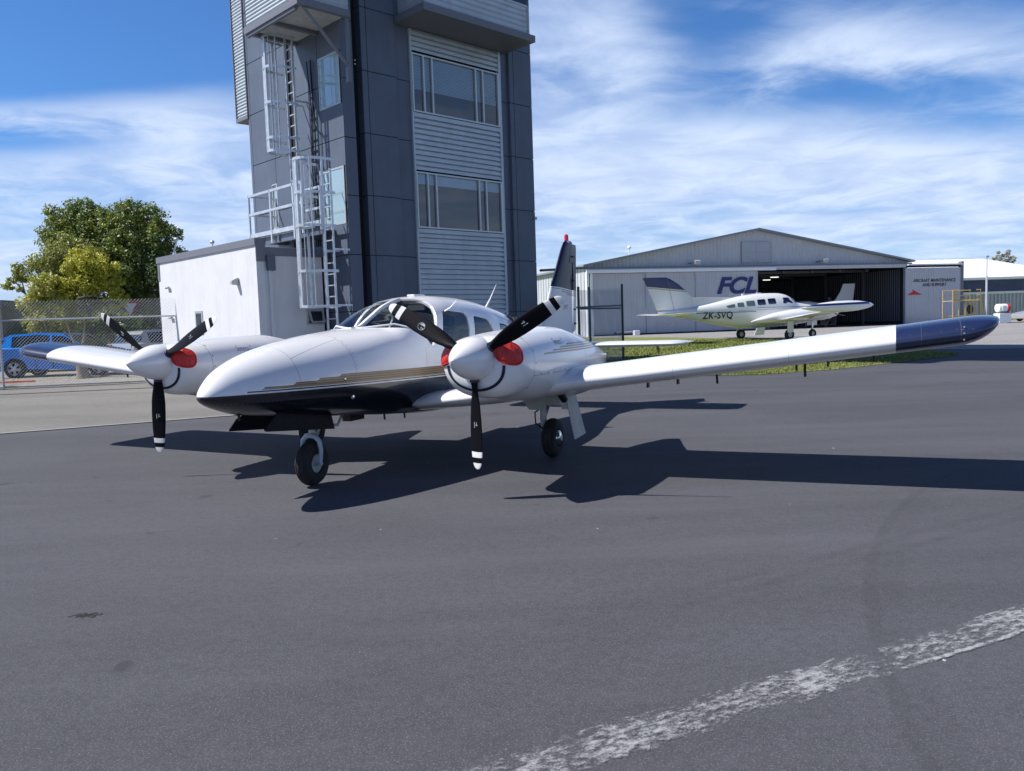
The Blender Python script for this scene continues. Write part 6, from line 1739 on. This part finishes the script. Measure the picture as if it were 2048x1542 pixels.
# give way sign
gs = empty('give_way_sign', (-16.6, 36.0, PZ), R(5), 'red bordered white triangular give way sign seen through the fence beside the tree', 'road sign')
MB().tube([(0, 0, 0), (0, 0, 2.7)], .03, 8).build('pole', 'galv', gs)
MB().prism([(-.45, 2.75), (.45, 2.75), (0, 1.95)], lambda x, z: (x, -.045, z), lambda x, z: (x, -.035, z)).build('border', 'red', gs)
MB().prism([(-.30, 2.66), (.30, 2.66), (0, 2.14)], lambda x, z: (x, -.052, z), lambda x, z: (x, -.046, z)).build('face', 'roofw', gs)
# orange plank barrier at the left fence foot
o = MB().box((0, -.06, .0), (2.2, .06, .14)).build('barrier_plank', 'orange', None, loc=(-17.2, 25.3, .04), bevel=.01); o.rotation_euler = (0, 0, R(13)); tag(o, 'orange red plank barrier lying low behind the wire fence', 'barrier')
# grey corrugated bin/trailer side behind the blue car
t = empty('box_trailer', (-23.6, 35.5, PZ), R(6), 'plain grey box trailer standing behind the blue hatchback', 'trailer')
MB().box((0, 0, .55), (4.0, 1.8, 2.0)).build('box', 'bare', t, bevel=.03); 
for x in (1.4, 2.6):
    for y in (.05, 1.75): MB().lathe([(-.1, .3), (.1, .3)], (x, y, .3), (0, 1, 0), 16).build('wheel', 'rubber', t)
MB().bar((4, .9, .6), (5.2, .9, .5), .1).bar((0, .4, .5), (4, .4, .5), .1).build('drawbar', 'galv', t)
# kiosk at the left edge
t = empty('flat_roofed_kiosk', (-24.15, 33.0, PZ), R(6), 'small grey flat roofed kiosk beyond the tail of the blue hatchback', 'building')
MB().box((0, 0, 0), (3.55, 3, 2.55)).build('wall', 'concrete', t); MB().box((-.4, -.5, 2.55), (3.85, 3.5, 2.85)).build('roof', 'fascia', t)
MB().box((1.2, -.03, .9), (2.4, -.002, 2.1)).build('window', 'carglass', t)
# distant sheds and houses beyond the car park
for i, (x, y, w, h, rz, lab) in enumerate(((-42, 95, 26, 2.4, 8, 'long low pale shed far beyond the car park and trailer'), (-26, 120, 18, 4.0, -5, 'far pale building glimpsed under the dark tree beside the annex'))):
    t = empty('distant_shed', (x, y, 0), R(rz), lab, 'building')
    MB().box((0, 0, 0), (w, 8, h)).build('wall', 'hangar' if i else 'concrete', t)
    MB().add([(-.5, -.5, h), (w + .5, -.5, h), (w + .5, 4, h + .8), (-.5, 4, h + .8), (w + .5, 8.5, h), (-.5, 8.5, h)], [(0,1,2,3), (3,2,4,5), (0,3,5), (1,4,2), (0,5,4,1)]).build('roof', 'roofw' if i else 'hangarroof', t)

# ================================================================== TREES
def tree(name, label, base, clusters, leafm, n, ls, trunks=1, seed=1, group=None, tr_r=.16, bend=.5):
    rng = random.Random(seed); t = empty(name, base, 0, label, 'tree', group)
    # limbs
    mb = MB()
    for ti in range(trunks):
        off = Vector((rng.uniform(-.5, .5), rng.uniform(-.4, .4), 0)) * (trunks > 1)
        top = Vector((rng.uniform(-.4, .4), rng.uniform(-.3, .3), min(c[2] for c in clusters) * .9 + .4)) + off * 1.5
        mb.tube([off, off * 1.1 + top * .0 + Vector((0, 0, top.z * .4)), top], [tr_r, tr_r * .8, tr_r * .62], 8)
        for ci, c in enumerate(clusters):
            if ci % trunks != ti: continue
            c_ = Vector(c[:3]); mid = top.lerp(c_, .5) + Vector((rng.uniform(-.2, .2), rng.uniform(-.2, .2), -.15))
            mb.tube([top, mid, c_], [tr_r * .55, tr_r * .35, tr_r * .12], 6)
            for k in range(5):
                d = Vector((rng.gauss(0, 1), rng.gauss(0, 1), rng.gauss(.3, .8))).normalized(); e_ = c_ + Vector((d.x * c[3], d.y * c[3], d.z * c[4])) * .85
                m2 = c_.lerp(e_, .5) + Vector((rng.uniform(-.1, .1),) * 3)
                mb.tube([mid.lerp(c_, .6), m2, e_], [tr_r * .2, tr_r * .12, .008], 5)
    mb.build('trunk', 'bark', t, smooth=True)
    tot = sum(c[3] * c[3] * c[4] for c in clusters) ; 
    P = []; 
    for c in clusters:
        k = int(n * (c[3] * c[3] * c[4]) ** .8 / sum((q[3]*q[3]*q[4]) ** .8 for q in clusters))
        subs = []
        for i in range(max(6, int(k / 55))):
            d = np.array([rng.gauss(0, 1), rng.gauss(0, 1), rng.gauss(0, 1)]); d /= np.linalg.norm(d); rr = (.35 + .65 * rng.random() ** .6)
            subs.append((np.array(c[:3]) + d * rr * np.array([c[3], c[3], c[4]]), rng.uniform(.20, .42) * min(1.0, c[3])))
        for i in range(k):
            s = subs[i % len(subs)]; d = np.array([rng.gauss(0, 1), rng.gauss(0, 1), rng.gauss(0, .75)]); d = d / np.linalg.norm(d) * s[1] * (.5 + .6 * rng.random())
            P.append((s[0] + d, d))
    V = np.zeros((len(P) * 4, 3)); 
    for i, (p, d) in enumerate(P):
        nn = Vector(d).normalized() * .7 + Vector((rng.uniform(-1, 1), rng.uniform(-1, 1), rng.uniform(-.2, 1.2))); nn.normalize()
        a = nn.cross(Vector((rng.uniform(-1, 1), rng.uniform(-1, 1), rng.uniform(-1, 1)))).normalized(); b = nn.cross(a)
        s = ls * rng.uniform(.6, 1.25); a = a * s * .5; b = b * s * .26; q = Vector(p)
        V[i*4] = q - a; V[i*4+1] = q + b; V[i*4+2] = q + a; V[i*4+3] = q - b
    me = bpy.data.meshes.new('crown'); me.from_pydata(V.tolist(), [], [(4*i, 4*i+1, 4*i+2, 4*i+3) for i in range(len(P))]); me.materials.append(M[leafm])
    o = bpy.data.objects.new('crown', me); COL.objects.link(o); o.parent = t
    return t
# (x, y, z, horizontal radius, vertical radius) relative to the base
tree('dark_tree', 'tall dark green tree rising above the olive tree, its crown clear of the annex', (-19.15, 37.5, 0), [(-.9,0,6.9,.75,.6),(-.1,.2,7.0,.85,.75),(.75,-.1,6.5,.8,.7),(-1.2,.1,5.9,.9,.7),(.1,0,5.7,1.1,.8),(1.2,.2,5.5,.9,.8),(-.5,-.2,4.7,1.1,.7),(.9,0,4.4,1.0,.8)], 'leafd', 28000, .14, trunks=2, seed=11)
tree('dark_tree', 'tall dark green tree overhanging the far end of the white annex', (-16.75, 37.0, 0), [(-.9,0,6.6,.6,.5),(0,0,6.8,.8,.7),(.75,.1,6.5,.8,.7),(1.2,0,5.8,.9,.7),(.2,-.1,5.6,1.1,.9),(-.8,.2,5.4,.9,.8),(1.6,.1,4.8,.75,.7),(.6,0,4.2,1.2,.9),(-.6,0,4.0,1.1,.9),(1.9,.1,3.7,.8,.8),(.5,.3,2.9,1.2,.7),(-.5,.2,2.8,1.0,.7),(1.9,.2,2.9,.8,.5),(.2,.2,2.1,1.1,.6),(-.8,.3,1.9,.9,.6)], 'leafd', 46000, .14, trunks=3, seed=12)
tree('yellow_shrub', 'rounded yellow green shrub with pale bare stems in front of the dark trees', (-16.9, 33.3, .2), [(-.1,0,4.3,.75,.5),(.45,0,4.0,.65,.5),(-.65,0,3.7,.6,.5),(.85,.1,3.4,.45,.5),(0,.2,3.5,.8,.5),(-.9,0,2.9,.5,.5),(1.0,.1,2.7,.4,.4)], 'leafy', 18000, .12, trunks=4, seed=13, tr_r=.06)
tree('yellow_shrub', 'smaller gold green shrub behind the tall fence post, lower than the rounded one', (-18.6, 33.0, .2), [(0,0,3.3,.7,.5),(.4,.1,2.8,.7,.5),(-.5,0,2.7,.6,.5),(.6,-.1,2.1,.7,.5),(-.2,0,2.0,.8,.5),(1.1,0,1.9,.6,.4)], 'leafy2', 11000, .12, trunks=3, seed=14, tr_r=.06)
tree('olive_tree', 'olive green spreading tree above the roof of the blue hatchback', (-20.0, 36.0, 0), [(.9,0,5.2,.9,.7),(.2,0,4.6,.9,.6),(-.8,0,4.4,.7,.5),(-1.5,0,3.9,.5,.45),(.9,.1,3.9,1.0,.7),(1.7,.1,4.6,.9,.8),(0,.2,3.3,.9,.5),(-.6,.2,2.5,.7,.5),(.6,.1,2.5,.9,.6),(-1.2,.1,1.7,.6,.5),(-.3,0,1.6,.8,.5),(1.4,.3,3.0,1,.6),(1.6,0,1.9,.9,.6)], 'leafo', 28000, .135, trunks=3, seed=15)
tree('grey_shrub', 'small grey green bush in front of the flat roofed kiosk', (-22.1, 33.5, .2), [(0,0,1.9,.5,.4),(.4,0,1.3,.5,.5),(-.3,.1,1.2,.5,.5)], 'leafo', 2200, .12, seed=17, tr_r=.05)
for i, (x, y, h, lab) in enumerate(((-19.9, 34.2, 1.5, 'dense dark undergrowth shrub below the olive tree, behind the roof of the blue hatchback'), (-18.2, 34.6, 1.7, 'dense dark undergrowth shrub under the rounded yellow shrub'), (-17.0, 35.0, 1.9, 'dark undergrowth shrub between the rounded yellow shrub and the give way sign'))):
    tree('dark_shrub', lab, (x, y, .2), [(0,0,h,.9,.6),(.7,0,h*.8,.8,.6),(-.7,.1,h*.85,.8,.6),(.1,0,h*.45,1.1,.5)], 'leafd', 5200, .14, trunks=3, seed=40 + i, tr_r=.06, group='undergrowth shrubs behind the fence')
tree('palm_like_bush', 'dark low bush beside the left end of the blue hatchback', (-17.6, 25.6 + .9, .2), [(-.9,0,.55,.35,.35)], 'leafo', 900, .10, seed=18, tr_r=.03)
tree('hazy_tree', 'pale grey green tree rising behind the bright white shed roof', (67.3, 112, 0), [(0,0,7.6,1.5,1.3),(1.2,0,6.0,1.4,1.2),(-1.0,0,5.6,1.1,1.0),(.4,0,4.2,1.8,1.2),(2.4,0,5.5,1.2,1.2)], 'leafg', 6500, .40, seed=19, tr_r=.25)
# pale stout trunk stump standing before the blue car
mb = MB(); mb.tube([(0, 0, 0), (.01, 0, .2), (-.03, 0, .55), (-.10, .03, .95)], [.27, .19, .14, .10], 10); mb.tube([(-.08, 0, .85), (.12, 0, 1.3), (.2, 0, 1.9)], [.06, .035, .01], 8); mb.tube([(-.08, 0, .9), (-.4, .2, 1.5), (-.55, .2, 2.1)], [.06, .03, .01], 8)
o = mb.build('tree_stem', 'bark', None, smooth=True, loc=(-13.85, 26.4, .10)); tag(o, 'stout bare stem growing in front of the middle of the blue hatchback', 'tree stem')
# low far tree line either side of the tower and hangar: separate trees, far away
FT = [(-97, 160, 6.5, 'far off dark green tree seen just above the roof of the grey box trailer'), (-88, 160, 8, 'far off dark green tree glimpsed beneath the olive tree'), (-74, 150, 7, 'far off dark green tree glimpsed behind the give way sign')]
for i, (x, y, h, lab) in enumerate(FT):
    tree('distant_tree', lab, (x, y, 0), [(rng.uniform(-1, 1), 0, h * .75, h * .4, h * .25), (rng.uniform(-3, 0), 0, h * .5, h * .45, h * .3), (rng.uniform(0, 3), 1, h * .45, h * .45, h * .3), (0, 0, h * .25, h * .5, h * .25)], 'leafd', 1500, .9, seed=30 + i, group='far off trees on the left skyline', tr_r=.3)
